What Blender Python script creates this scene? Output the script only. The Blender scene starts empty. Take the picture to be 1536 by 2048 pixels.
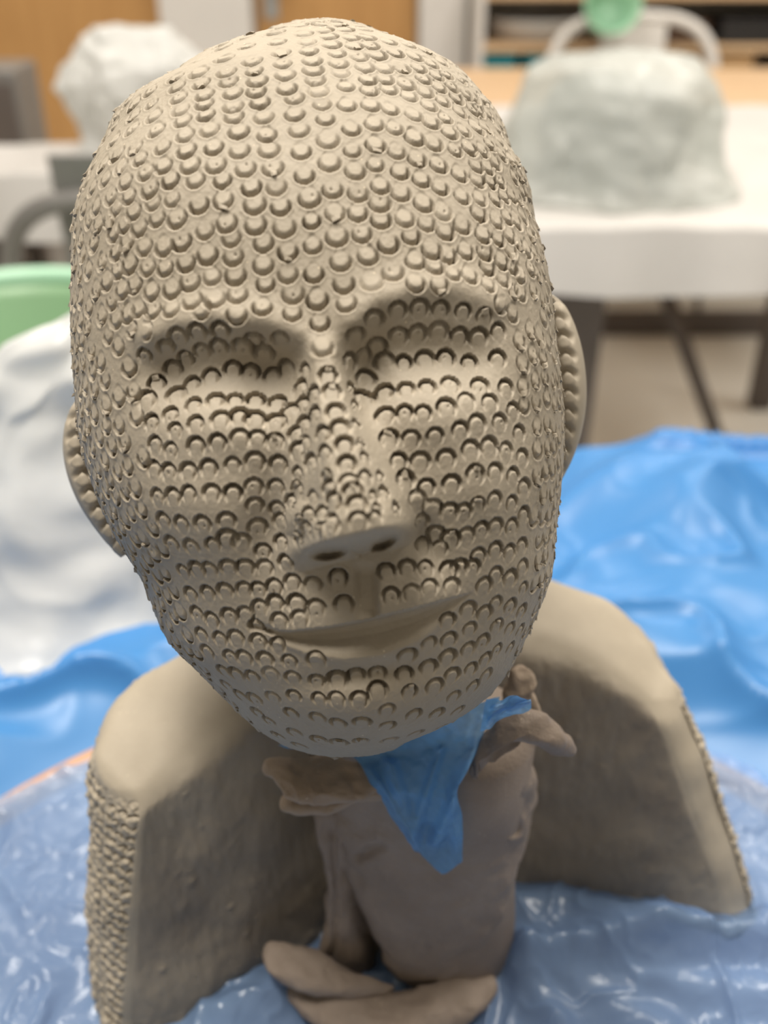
import bpy, bmesh, math, random
import numpy as np
from mathutils import Vector

S = bpy.context.scene
COL = S.collection
rng = np.random.default_rng(7)
random.seed(7)

# ------------------------------------------------------------------ camera
PITCH = math.radians(32.0)
FPX = 2000.0
CAM = np.array([0.0, 0.0, 1.20])
RIGHT = np.array([1.0, 0, 0])
FWD = np.array([0, math.cos(PITCH), -math.sin(PITCH)])
UP = np.array([0, math.sin(PITCH), math.cos(PITCH)])
cd = bpy.data.cameras.new('camera')
cam = bpy.data.objects.new('camera', cd)
COL.objects.link(cam)
cam.location = CAM
cam.rotation_euler = (math.pi / 2 - PITCH, 0, 0)
cd.sensor_fit = 'VERTICAL'
cd.sensor_height = 36.0
cd.lens = FPX / 2048 * 36.0
cd.clip_start = 0.01
cd.dof.use_dof = True
cd.dof.focus_distance = 0.335
cd.dof.aperture_fstop = 5.7
S.camera = cam

# ------------------------------------------------------------------ light
W = bpy.data.worlds.new('world')
S.world = W
W.use_nodes = True
bg = W.node_tree.nodes['Background']
bg.inputs[0].default_value = (1.0, 0.95, 0.88, 1)
bg.inputs[1].default_value = 0.20
S.view_settings.view_transform = 'Standard'
S.view_settings.look = 'None'
S.view_settings.exposure = 0.27
S.view_settings.gamma = 1.0
S.view_settings.use_curve_mapping = False


def ceiling_lamp(x, y, sx, sy, power, col=(1, 0.945, 0.86)):
    l = bpy.data.lights.new('ceiling_lamp', 'AREA')
    l.shape = 'RECTANGLE'
    l.size = sx
    l.size_y = sy
    l.energy = power
    l.color = col
    o = bpy.data.objects.new('ceiling_lamp', l)
    o.location = (x, y, 2.75)
    COL.objects.link(o)


ceiling_lamp(-0.45, 0.47, 0.45, 1.1, 47)
ceiling_lamp(0.95, 0.95, 0.45, 1.1, 26)
ceiling_lamp(-1.3, 2.7, 0.6, 1.3, 22)
ceiling_lamp(0.8, 2.9, 0.6, 1.3, 19)
ceiling_lamp(2.3, 2.2, 0.6, 1.3, 26)  # unseen lamp, added to brighten the floor under the right-hand table


# ------------------------------------------------------------------ helpers
def ray(px, py):
    px = np.asarray(px, float)[..., None]
    py = np.asarray(py, float)[..., None]
    return FWD + (px - 768) / FPX * RIGHT + (1024 - py) / FPX * UP


def at_depth(px, py, d):
    return CAM + ray(px, py) * np.asarray(d, float)[..., None]


def on_y(px, py, Y):
    r = ray(px, py)
    t = (np.asarray(Y, float) - CAM[1]) / r[..., 1]
    return CAM + r * t[..., None]


def on_z(px, py, Z):
    r = ray(px, py)
    t = (np.asarray(Z, float) - CAM[2]) / r[..., 2]
    return CAM + r * t[..., None]


def project(P):
    d = P - CAM
    z = d @ FWD
    return 768 + FPX * (d @ RIGHT) / z, 1024 - FPX * (d @ UP) / z, z


def hash3(i, j, k, seed):
    h = (i.astype(np.int64) * 374761393 + j.astype(np.int64) * 668265263 + k.astype(np.int64) * 2147483647 + seed * 974634777) & 0xffffffff
    h = ((h ^ (h >> 13)) * 1274126177) & 0xffffffff
    h = ((h ^ (h >> 16)) * 2246822519) & 0xffffffff
    return ((h ^ (h >> 15)) & 0xffff) / 65535.0


def vnoise(P, scale, seed=0):
    """smooth value noise in -1..1"""
    Q = np.asarray(P, float) * scale
    I = np.floor(Q)
    f = Q - I
    f = f * f * f * (f * (f * 6 - 15) + 10)
    I = I.astype(np.int64)
    out = 0
    for a in (0, 1):
        wa = f[..., 0] if a else 1 - f[..., 0]
        for b in (0, 1):
            wb = f[..., 1] if b else 1 - f[..., 1]
            for c in (0, 1):
                wc = f[..., 2] if c else 1 - f[..., 2]
                out = out + wa * wb * wc * hash3(I[..., 0] + a, I[..., 1] + b, I[..., 2] + c, seed)
    return out * 2 - 1


def fbm(P, scale, octs=3, seed=0, gain=0.5):
    o = 0
    a = 1.0
    for k in range(octs):
        o = o + a * vnoise(P, scale * 2 ** k, seed + 17 * k)
        a *= gain
    return o


def sstep(a, b, x):
    t = np.clip((x - a) / (b - a), 0, 1)
    return t * t * (3 - 2 * t)


def mesh_np(name, V, F, mat, parent=None, smooth=True, normals=None):
    """V (n,3); F (m,4) or (m,3) or list of polygons"""
    me = bpy.data.meshes.new(name)
    V = np.asarray(V, np.float32)
    if isinstance(F, np.ndarray):
        k = F.shape[1]
        me.vertices.add(len(V))
        me.vertices.foreach_set('co', V.ravel())
        me.loops.add(F.size)
        me.loops.foreach_set('vertex_index', F.astype(np.int32).ravel())
        me.polygons.add(len(F))
        me.polygons.foreach_set('loop_start', np.arange(0, F.size, k, dtype=np.int32))
        me.update(calc_edges=True)
    else:
        me.from_pydata([tuple(v) for v in V], [], F)
    me.polygons.foreach_set('use_smooth', np.full(len(me.polygons), smooth))
    me.update()
    if normals is not None:
        me.normals_split_custom_set_from_vertices([tuple(n) for n in normals])
    if mat:
        me.materials.append(mat)
    o = bpy.data.objects.new(name, me)
    COL.objects.link(o)
    if parent:
        o.parent = parent
    return o


def fix_normals(o):
    bm = bmesh.new()
    bm.from_mesh(o.data)
    bmesh.ops.recalc_face_normals(bm, faces=bm.faces)
    bm.to_mesh(o.data)
    bm.free()
    return o


def tag(o, label=None, cat=None, group=None, kind=None):
    if label:
        o['label'] = label
    if cat:
        o['category'] = cat
    if group:
        o['group'] = group
    if kind:
        o['kind'] = kind
    return o


def thing(name, loc, label, cat, group=None, rz=0):
    o = bpy.data.objects.new(name, None)
    COL.objects.link(o)
    o.location = loc
    o.rotation_euler = (0, 0, rz)
    o.empty_display_size = 0.05
    return tag(o, label, cat, group)


class MB:
    def __init__(self):
        self.bm = bmesh.new()

    def box(self, c, s, bev=0.0, rz=0.0, rx=0.0, seg=2):
        r = bmesh.ops.create_cube(self.bm, size=1)
        vs = r['verts']
        from mathutils import Matrix
        M = Matrix.Translation(c) @ Matrix.Rotation(rz, 4, 'Z') @ Matrix.Rotation(rx, 4, 'X') @ Matrix.Diagonal((s[0], s[1], s[2], 1))
        bmesh.ops.transform(self.bm, matrix=M, verts=vs)
        if bev:
            es = list({e for v in vs for e in v.link_edges})
            bmesh.ops.bevel(self.bm, geom=es, offset=bev, segments=seg, profile=0.5, affect='EDGES')
        return self

    def tube(self, pts, r, n=12, closed=False, rads=None):
        pts = [Vector(p) for p in pts]
        rings = []
        N = len(pts)
        prev = None
        for i, p in enumerate(pts):
            if closed:
                t = pts[(i + 1) % N] - pts[i - 1]
            else:
                t = pts[min(i + 1, N - 1)] - pts[max(i - 1, 0)]
            t.normalize()
            if prev is None:
                a = t.orthogonal().normalized()
            else:
                a = (prev - t * prev.dot(t)).normalized()
            prev = a
            b = t.cross(a)
            rr = rads[i] if rads else r
            rings.append([self.bm.verts.new(p + (a * math.cos(2 * math.pi * k / n) + b * math.sin(2 * math.pi * k / n)) * rr) for k in range(n)])
        for i in range(N if closed else N - 1):
            A = rings[i]
            B = rings[(i + 1) % N]
            for k in range(n):
                self.bm.faces.new((A[k], A[(k + 1) % n], B[(k + 1) % n], B[k]))
        if not closed:
            self.bm.faces.new(rings[0][::-1])
            self.bm.faces.new(rings[-1])
        return self

    def lathe(self, prof, c=(0, 0, 0), n=48):
        rings = []
        for r, z in prof:
            rings.append([self.bm.verts.new((c[0] + r * math.cos(2 * math.pi * k / n), c[1] + r * math.sin(2 * math.pi * k / n), c[2] + z)) for k in range(n)])
        for A, B in zip(rings[:-1], rings[1:]):
            for k in range(n):
                self.bm.faces.new((A[k], A[(k + 1) % n], B[(k + 1) % n], B[k]))
        self.bm.faces.new(rings[0][::-1])
        self.bm.faces.new(rings[-1])
        return self

    def build(self, name, mat, parent=None, smooth=False):
        bmesh.ops.recalc_face_normals(self.bm, faces=self.bm.faces)
        me = bpy.data.meshes.new(name)
        self.bm.to_mesh(me)
        self.bm.free()
        if smooth:
            me.polygons.foreach_set('use_smooth', np.full(len(me.polygons), True))
        me.materials.append(mat)
        o = bpy.data.objects.new(name, me)
        COL.objects.link(o)
        if parent:
            o.parent = parent
        return o


def crom(P, n, closed=False):
    """Catmull-Rom resampling of a polyline to n points (any dimension)"""
    P = np.asarray(P, float)
    if closed:
        Q = np.vstack([P[-1], P, P[0], P[1]])
        m = len(P)
    else:
        Q = np.vstack([2 * P[0] - P[1], P, 2 * P[-1] - P[-2]])
        m = len(P) - 1
    dens = []
    for i in range(m):
        p0, p1, p2, p3 = Q[i], Q[i + 1], Q[i + 2], Q[i + 3]
        t = np.linspace(0, 1, 24, endpoint=False)[:, None]
        dens.append(0.5 * (2 * p1 + (p2 - p0) * t + (2 * p0 - 5 * p1 + 4 * p2 - p3) * t ** 2 + (3 * p1 - p0 - 3 * p2 + p3) * t ** 3))
    D = np.vstack(dens + [Q[1] if closed else P[-1]])
    L = np.r_[0, np.cumsum(np.linalg.norm(np.diff(D, axis=0), axis=1))]
    s = np.linspace(0, L[-1], n, endpoint=not closed)
    return np.stack([np.interp(s, L, D[:, k]) for k in range(D.shape[1])], 1)


def in_poly(u, v, poly):
    poly = np.asarray(poly, float)
    ins = np.zeros(np.shape(u), bool)
    n = len(poly)
    for i in range(n):
        x1, y1 = poly[i]
        x2, y2 = poly[(i + 1) % n]
        if y1 == y2:
            continue
        c = ((y1 > v) != (y2 > v)) & (u < (x2 - x1) * (v - y1) / (y2 - y1) + x1)
        ins ^= c
    return ins


def grid_faces(nr, nc, wrap=False):
    i = np.arange(nr - 1)[:, None]
    j = np.arange(nc if wrap else nc - 1)[None, :]
    j2 = (j + 1) % nc
    return np.stack([i * nc + j, i * nc + j2, (i + 1) * nc + j2, (i + 1) * nc + j], -1).reshape(-1, 4)


def grid_normals(P, wrap=False):
    if wrap:
        du = np.roll(P, -1, 1) - np.roll(P, 1, 1)
    else:
        du = np.gradient(P, axis=1)
    dv = np.gradient(P, axis=0)
    n = np.cross(du, dv)
    return n / (np.linalg.norm(n, axis=-1, keepdims=True) + 1e-12)


# ------------------------------------------------------------------ materials
def new_mat(name):
    m = bpy.data.materials.new(name)
    m.use_nodes = True
    return m, m.node_tree.nodes, m.node_tree.links, m.node_tree.nodes['Principled BSDF']


def mat_plain(name, col, rough=0.5, spec=0.5, metal=0.0, var=0.06, scale=8.0, bump=0.0, bscale=200.0):
    m, N, L, B = new_mat(name)
    tc = N.new('ShaderNodeTexCoord')
    no = N.new('ShaderNodeTexNoise')
    no.inputs['Scale'].default_value = scale
    no.inputs['Detail'].default_value = 5
    L.new(tc.outputs['Object'], no.inputs['Vector'])
    r = N.new('ShaderNodeValToRGB')
    r.color_ramp.elements[0].position = 0.3
    r.color_ramp.elements[1].position = 0.7
    r.color_ramp.elements[0].color = tuple(c * (1 - var) for c in col) + (1,)
    r.color_ramp.elements[1].color = tuple(min(1, c * (1 + var)) for c in col) + (1,)
    L.new(no.outputs['Fac'], r.inputs[0])
    L.new(r.outputs[0], B.inputs['Base Color'])
    B.inputs['Roughness'].default_value = rough
    B.inputs['Specular IOR Level'].default_value = spec
    B.inputs['Metallic'].default_value = metal
    if bump:
        n2 = N.new('ShaderNodeTexNoise')
        n2.inputs['Scale'].default_value = bscale
        n2.inputs['Detail'].default_value = 6
        L.new(tc.outputs['Object'], n2.inputs['Vector'])
        b = N.new('ShaderNodeBump')
        b.inputs['Strength'].default_value = bump
        b.inputs['Distance'].default_value = 0.001
        L.new(n2.outputs['Fac'], b.inputs['Height'])
        L.new(b.outputs[0], B.inputs['Normal'])
    return m


def mat_clay(name, c0, c1, rough=0.62, speck=(0.62, 0.52, 0.38), spec=0.35, bump=0.35):
    m, N, L, B = new_mat(name)
    tc = N.new('ShaderNodeTexCoord')
    n1 = N.new('ShaderNodeTexNoise')
    n1.inputs['Scale'].default_value = 22
    n1.inputs['Detail'].default_value = 6
    n1.inputs['Roughness'].default_value = 0.6
    L.new(tc.outputs['Object'], n1.inputs['Vector'])
    r = N.new('ShaderNodeValToRGB')
    r.color_ramp.elements[0].position = 0.32
    r.color_ramp.elements[1].position = 0.68
    r.color_ramp.elements[0].color = c0 + (1,)
    r.color_ramp.elements[1].color = c1 + (1,)
    L.new(n1.outputs['Fac'], r.inputs[0])
    # grog specks
    v = N.new('ShaderNodeTexVoronoi')
    v.inputs['Scale'].default_value = 330
    L.new(tc.outputs['Object'], v.inputs['Vector'])
    r2 = N.new('ShaderNodeValToRGB')
    r2.color_ramp.elements[0].position = 0.05
    r2.color_ramp.elements[0].color = (1, 1, 1, 1)
    r2.color_ramp.elements[1].position = 0.13
    r2.color_ramp.elements[1].color = (0, 0, 0, 1)
    L.new(v.outputs['Distance'], r2.inputs[0])
    n3 = N.new('ShaderNodeTexNoise')
    n3.inputs['Scale'].default_value = 90
    L.new(tc.outputs['Object'], n3.inputs['Vector'])
    r3 = N.new('ShaderNodeValToRGB')
    r3.color_ramp.elements[0].position = 0.5
    r3.color_ramp.elements[1].position = 0.62
    L.new(n3.outputs['Fac'], r3.inputs[0])
    mm = N.new('ShaderNodeMath')
    mm.operation = 'MULTIPLY'
    L.new(r2.outputs[0], mm.inputs[0])
    L.new(r3.outputs[0], mm.inputs[1])
    mx = N.new('ShaderNodeMix')
    mx.data_type = 'RGBA'
    L.new(mm.outputs[0], mx.inputs['Factor'])
    L.new(r.outputs[0], mx.inputs['A'])
    mx.inputs['B'].default_value = speck + (1,)
    L.new(mx.outputs['Result'], B.inputs['Base Color'])
    B.inputs['Roughness'].default_value = rough
    B.inputs['Specular IOR Level'].default_value = spec
    n2 = N.new('ShaderNodeTexNoise')
    n2.inputs['Scale'].default_value = 420
    n2.inputs['Detail'].default_value = 7
    n2.inputs['Roughness'].default_value = 0.65
    L.new(tc.outputs['Object'], n2.inputs['Vector'])
    b = N.new('ShaderNodeBump')
    b.inputs['Strength'].default_value = bump
    b.inputs['Distance'].default_value = 0.0008
    L.new(n2.outputs['Fac'], b.inputs['Height'])
    L.new(b.outputs[0], B.inputs['Normal'])
    return m


def mat_wood(name, c0, c1, rough=0.45, scale=1.0):
    m, N, L, B = new_mat(name)
    tc = N.new('ShaderNodeTexCoord')
    mp = N.new('ShaderNodeMapping')
    mp.inputs['Scale'].default_value = (14 * scale, 14 * scale, 1.2 * scale)
    L.new(tc.outputs['Object'], mp.inputs['Vector'])
    no = N.new('ShaderNodeTexNoise')
    no.inputs['Scale'].default_value = 2.5
    no.inputs['Detail'].default_value = 8
    no.inputs['Distortion'].default_value = 0.8
    L.new(mp.outputs[0], no.inputs['Vector'])
    r = N.new('ShaderNodeValToRGB')
    r.color_ramp.elements[0].position = 0.3
    r.color_ramp.elements[1].position = 0.7
    r.color_ramp.elements[0].color = c0 + (1,)
    r.color_ramp.elements[1].color = c1 + (1,)
    L.new(no.outputs['Fac'], r.inputs[0])
    L.new(r.outputs[0], B.inputs['Base Color'])
    B.inputs['Roughness'].default_value = rough
    return m


def mat_film(name, col, clear, opac0, opac1, rough=0.22, scale=14.0, transl=0.35, spec=0.6, bump=0.0):
    """thin plastic film: part see-through, part scattering, glossy"""
    m, N, L, B = new_mat(name)
    out = N['Material Output']
    tc = N.new('ShaderNodeTexCoord')
    no = N.new('ShaderNodeTexNoise')
    no.inputs['Scale'].default_value = scale
    no.inputs['Detail'].default_value = 4
    L.new(tc.outputs['Object'], no.inputs['Vector'])
    mr = N.new('ShaderNodeMapRange')
    mr.inputs['From Min'].default_value = 0.3
    mr.inputs['From Max'].default_value = 0.7
    mr.inputs['To Min'].default_value = opac0
    mr.inputs['To Max'].default_value = opac1
    L.new(no.outputs['Fac'], mr.inputs['Value'])
    B.inputs['Base Color'].default_value = col + (1,)
    B.inputs['Roughness'].default_value = rough
    B.inputs['Specular IOR Level'].default_value = spec
    tl = N.new('ShaderNodeBsdfTranslucent')
    tl.inputs['Color'].default_value = col + (1,)
    m1 = N.new('ShaderNodeMixShader')
    m1.inputs[0].default_value = transl
    L.new(B.outputs[0], m1.inputs[1])
    L.new(tl.outputs[0], m1.inputs[2])
    tr = N.new('ShaderNodeBsdfTransparent')
    tr.inputs['Color'].default_value = clear + (1,)
    m2 = N.new('ShaderNodeMixShader')
    L.new(mr.outputs[0], m2.inputs[0])
    L.new(tr.outputs[0], m2.inputs[1])
    L.new(m1.outputs[0], m2.inputs[2])
    L.new(m2.outputs[0], out.inputs['Surface'])
    if bump:
        n2 = N.new('ShaderNodeTexNoise')
        n2.inputs['Scale'].default_value = 60
        n2.inputs['Detail'].default_value = 5
        n2.inputs['Distortion'].default_value = 1.0
        L.new(tc.outputs['Object'], n2.inputs['Vector'])
        b = N.new('ShaderNodeBump')
        b.inputs['Strength'].default_value = bump
        b.inputs['Distance'].default_value = 0.004
        L.new(n2.outputs['Fac'], b.inputs['Height'])
        L.new(b.outputs[0], B.inputs['Normal'])
    return m


M = {}
M['clay'] = mat_clay('grey_buff_clay', (0.325, 0.278, 0.212), (0.380, 0.328, 0.256))
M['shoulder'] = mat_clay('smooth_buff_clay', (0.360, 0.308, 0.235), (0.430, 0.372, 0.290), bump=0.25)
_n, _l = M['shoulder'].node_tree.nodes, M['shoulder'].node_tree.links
_a = _n.new('ShaderNodeAttribute')          # scraped hollow darkened: moist clay, with the shade under the head painted in
_a.attribute_name = 'damp_shade'
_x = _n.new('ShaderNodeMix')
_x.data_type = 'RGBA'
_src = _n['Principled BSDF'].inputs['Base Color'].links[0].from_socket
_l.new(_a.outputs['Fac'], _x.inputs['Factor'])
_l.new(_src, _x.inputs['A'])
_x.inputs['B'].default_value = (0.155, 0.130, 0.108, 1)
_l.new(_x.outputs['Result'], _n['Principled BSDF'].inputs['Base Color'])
M['prop'] = mat_clay('damp_brown_clay', (0.250, 0.195, 0.155), (0.335, 0.268, 0.218), rough=0.5, speck=(0.58, 0.47, 0.34), bump=0.8)
M['prop_dry'] = mat_clay('dry_brown_clay', (0.310, 0.235, 0.175), (0.400, 0.315, 0.240), rough=0.7, bump=0.9)
M['blue'] = mat_film('blue_polythene', (0.09, 0.33, 0.73), (0.45, 0.68, 0.95), 0.86, 0.98, rough=0.36, scale=5)
M['pale_blue'] = mat_film('pale_blue_polythene', (0.31, 0.46, 0.72), (0.62, 0.75, 0.94), 0.40, 0.74, rough=0.2, scale=9, bump=0.35, spec=0.8)
M['blue_scrap'] = mat_film('blue_polythene_scrap', (0.20, 0.48, 0.90), (0.50, 0.75, 1.0), 0.48, 0.80, rough=0.18, scale=40, bump=0.2)
M['white_film'] = mat_film('white_polythene', (0.78, 0.78, 0.76), (0.9, 0.93, 0.92), 0.86, 0.97, rough=0.35, scale=5, bump=0.15)
M['haze_film'] = mat_film('clear_polythene', (0.68, 0.69, 0.66), (0.86, 0.9, 0.88), 0.60, 0.86, rough=0.35, scale=5)
M['floor'] = mat_plain('floor_vinyl', (0.80, 0.78, 0.72), 0.45, 0.4, var=0.05, scale=3)
M['wall'] = mat_plain('white_paint', (0.70, 0.67, 0.62), 0.6, 0.3, var=0.02)
M['wall_grey'] = mat_plain('grey_paint', (0.37, 0.36, 0.34), 0.7, 0.3, var=0.02)
M['door'] = mat_wood('oak_door', (0.42, 0.22, 0.075), (0.50, 0.275, 0.10))
M['bench'] = mat_wood('beech_top', (0.55, 0.36, 0.20), (0.62, 0.43, 0.26))
M['table_top'] = mat_plain('brown_laminate', (0.20, 0.15, 0.14), 0.5, 0.4)
M['board_edge'] = mat_wood('board_wood', (0.46, 0.25, 0.15), (0.54, 0.31, 0.19))
M['leg'] = mat_plain('grey_brown_leg', (0.115, 0.095, 0.085), 0.5, 0.4)
M['dark'] = mat_plain('black_plastic', (0.02, 0.018, 0.018), 0.5, 0.4)
M['grey_metal'] = mat_plain('grey_metal', (0.22, 0.21, 0.20), 0.4, 0.5, metal=0.3)
M['white_metal'] = mat_plain('white_enamel', (0.66, 0.63, 0.60), 0.35, 0.5, var=0.02)
M['cloth'] = mat_plain('white_sheet', (0.55, 0.53, 0.51), 0.5, 0.3, var=0.03)
M['green'] = mat_plain('green_plastic', (0.26, 0.42, 0.25), 0.4, 0.5, var=0.03)
M['mint'] = mat_plain('mint_plastic', (0.38, 0.62, 0.45), 0.4, 0.5, var=0.03)
M['teal'] = mat_plain('teal_box', (0.01, 0.20, 0.24), 0.5, 0.4)
M['board_top'] = mat_plain('grey_board', (0.30, 0.27, 0.29), 0.5, 0.4)
M['tan'] = mat_plain('tan_card', (0.44, 0.27, 0.13), 0.7, 0.3)
M['dkbrown'] = mat_plain('dark_brown_card', (0.10, 0.06, 0.04), 0.7, 0.3)
M['lump'] = mat_plain('covered_clay', (0.33, 0.36, 0.34), 0.7, 0.3)
M['bluegrey'] = mat_plain('steel', (0.45, 0.46, 0.46), 0.35, 0.5, metal=0.5)

# ------------------------------------------------------------------ room setting
b = MB(); b.box((0, 1.2, -0.05), (5.8, 6.0, 0.1)); tag(b.build('floor', M['floor']), kind='structure')
WALL_Y = 4.0
b = MB(); b.box((0, WALL_Y + 0.06, 1.4), (5.8, 0.1, 2.8)); tag(b.build('wall_back', M['wall']), kind='structure')
b = MB(); b.box((0, -1.75, 1.4), (5.8, 0.1, 2.8)); tag(b.build('wall_front', M['wall_grey']), kind='structure')
b = MB(); b.box((-2.85, 1.2, 1.4), (0.1, 6.0, 2.8)); tag(b.build('wall_left', M['wall_grey']), kind='structure')
b = MB(); b.box((2.85, 1.2, 1.4), (0.1, 6.0, 2.8)); tag(b.build('wall_right', M['wall_grey']), kind='structure')
b = MB(); b.box((0, 1.2, 2.85), (5.8, 6.0, 0.1)); tag(b.build('ceiling', M['wall']), kind='structure')
b = MB(); b.box((0.0, WALL_Y - 0.01, 0.05), (5.6, 0.02, 0.1), 0.004); tag(b.build('baseboard_back', M['leg']), kind='structure')

# ------------------------------------------------------------------ the clay head
HD = 0.38                    # distance of the head's centre
UNIT = HD / FPX              # one unit of the measuring grid, in metres
HC = at_depth(650, 760, HD)


def head_pt(X, Y, Z):
    """head frame: X right, Y out of the face, Z up the face"""
    return HC + UNIT * (X[..., None] * RIGHT - Y[..., None] * FWD + Z[..., None] * UP)


YC, HALF = 778.0, 741.0
SIL = np.array([  # row, left edge, right edge of the skull (ears apart)
    (37.5, 612, 636), (58, 490, 783), (101, 405, 862), (160, 295, 950), (200, 256, 980), (254, 213, 1013), (328, 178, 1043),
    (375, 159, 1061), (469, 143, 1080), (566, 141, 1101), (700, 143, 1116), (800, 150, 1126), (900, 163, 1128),
    (1000, 195, 1120), (1070, 225, 1112), (1150, 276, 1104), (1205, 299, 1087), (1277, 328, 1056), (1335, 379, 1027),
    (1394, 437, 983), (1440, 484, 925), (1472, 523, 865), (1491, 562, 818), (1511, 615, 738)], float)
sa = np.arcsin(np.clip((YC - SIL[:, 0]) / HALF, -1, 1))           # +90 crown .. -90 chin
sk = (SIL[:, 2] - SIL[:, 1]) / 2 / np.cos(sa)
sm = (SIL[:, 2] + SIL[:, 1]) / 2
sk[0] = 610
o_ = np.argsort(sa)


def row_fun(tab):
    tab = np.array(sorted(tab), float)

    def f(a):
        v = np.interp(a, tab[:, 0], tab[:, 1])
        return v
    return f


def smooth_interp(a, xs, ys, w=0.06):
    aa = np.linspace(-1.7, 1.7, 1400)
    v = np.interp(aa, xs, ys)
    k = np.exp(-((np.arange(-60, 61) * (aa[1] - aa[0])) / w) ** 2)
    k /= k.sum()
    v = np.convolve(np.pad(v, 60, mode='edge'), k, mode='valid')
    return np.interp(a, aa, v)


def rowtab(a, pts, w=0.09):
    """pts given by image row"""
    p = np.array(pts, float)
    x = np.arcsin(np.clip((YC - p[:, 0]) / HALF, -1, 1))
    o = np.argsort(x)
    return smooth_interp(a, x[o], p[o, 1], w)


class HeadBase:
    def __init__(self):
        self.kw = sk[o_].copy()
        self.md = sm[o_].copy()
        self.xs = sa[o_]
        self.zoff = 0.0
        self.zs = 1.0

    def pts(self, a, phi):
        """a: row angle, phi: 0 = right, 90 = face, 270 = back of skull"""
        c = np.cos(a)
        w = smooth_interp(a, self.xs, self.kw, 0.05) * c
        mid = smooth_interp(a, self.xs, self.md, 0.05) - 650
        Z = 760 - (YC - HALF * np.sin(a) * self.zs) + self.zoff
        kf = rowtab(a, [(37, 500), (200, 510), (400, 500), (600, 480), (900, 470), (1100, 490), (1250, 520), (1380, 590), (1460, 640), (1519, 600)])
        kb = rowtab(a, [(37, 600), (600, 610), (900, 560), (1100, 500), (1300, 430), (1519, 420)])
        y0 = rowtab(a, [(37, -70), (300, -30), (600, 0), (1000, 10), (1519, -30)])
        n = rowtab(a, [(37, 2.0), (300, 2.1), (600, 2.35), (1000, 2.4), (1300, 2.2), (1519, 2.0)])
        cp, sp = np.cos(phi), np.sin(phi)
        rr = (np.abs(cp) ** n + np.abs(sp) ** n) ** (-1 / n)
        X = mid + w * rr * cp
        k = np.where(sp > 0, kf, kb) * c
        Y = y0 + k * rr * sp
        # the face is turned a little to its left
        face = rowtab(a, [(37, 0), (400, 0.2), (700, 1), (1519, 1)])
        X = X + 38 * face * np.clip(sp, 0, 1) ** 2 * c
        return head_pt(X, Y, Z + 0 * X)


HB = HeadBase()
# fit the skull's rows to its outline (measured on the photograph), a few rounds on a coarse grid
ta = np.linspace(-1.565, 1.565, 240)[:, None]
tp = np.linspace(0, 2 * np.pi, 240, endpoint=False)[None, :]
tgt_l = lambda y: np.interp(y, SIL[:, 0], SIL[:, 1])
tgt_r = lambda y: np.interp(y, SIL[:, 0], SIL[:, 2])
for it in range(8):
    P = HB.pts(ta + 0 * tp, tp + 0 * ta)
    u, v, _ = project(P)
    top, bot = v.min(), v.max()
    HB.zs *= (1514 - 37) / (bot - top)
    HB.zoff += (top + bot) / 2 - (1514 + 37) / 2
    # outline of the projected cloud, per image row
    ys = SIL[2:-2, 0]
    newk, newm = HB.kw.copy(), HB.md.copy()
    for q, y in enumerate(SIL[:, 0]):
        if q < 2 or q > len(SIL) - 3:
            continue
        m = np.abs(v - y) < 9
        l, r = u[m].min(), u[m].max()
        L, R = SIL[q, 1], SIL[q, 2]
        i = np.argmin(np.abs(HB.xs - sa[q]))
        newk[i] *= ((R - L) / (r - l)) ** 0.8
        newm[i] += 0.8 * ((L + R) - (l + r)) / 2
    HB.kw, HB.md = newk, newm
print('head fit', HB.zs, HB.zoff)

NR, NF, NB = 900, 760, 170
phi = np.concatenate([np.linspace(math.radians(-14), math.radians(194), NF, endpoint=False), np.linspace(math.radians(194), math.radians(346), NB, endpoint=False)])
NC = len(phi)
aa = np.linspace(-1.5690, 1.5690, NR)
A, PH = np.meshgrid(aa, phi, indexing='ij')
HP = HB.pts(A, PH)
print('base done')


def seg_dist(u, v, poly):
    """distance to a polyline, and the parameter along it (0..1)"""
    poly = np.asarray(poly, float)
    L = np.r_[0, np.cumsum(np.linalg.norm(np.diff(poly, axis=0), axis=1))]
    best = np.full(u.shape, 1e9)
    par = np.zeros(u.shape)
    for i in range(len(poly) - 1):
        a, b = poly[i], poly[i + 1]
        d = b - a
        l2 = d @ d
        t = np.clip(((u - a[0]) * d[0] + (v - a[1]) * d[1]) / l2, 0, 1)
        dd = np.hypot(u - a[0] - t * d[0], v - a[1] - t * d[1])
        m = dd < best
        best = np.where(m, dd, best)
        par = np.where(m, (L[i] + t * (L[i + 1] - L[i])) / L[-1], par)
    return best, par


def gss(u, v, cx, cy, sx, sy, rot=0.0):
    c, s = math.cos(math.radians(rot)), math.sin(math.radians(rot))
    x = (u - cx) * c + (v - cy) * s
    y = -(u - cx) * s + (v - cy) * c
    return np.exp(-(x / sx) ** 2 - (y / sy) ** 2)


MOUTH = np.array([(520, 1257), (580, 1263), (660, 1254), (735, 1239), (830, 1216), (900, 1197), (942, 1186)], float)
LOWER = np.array([(520, 1258), (560, 1287), (620, 1310), (690, 1321), (760, 1315), (830, 1287), (890, 1243), (942, 1187)], float)


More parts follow.
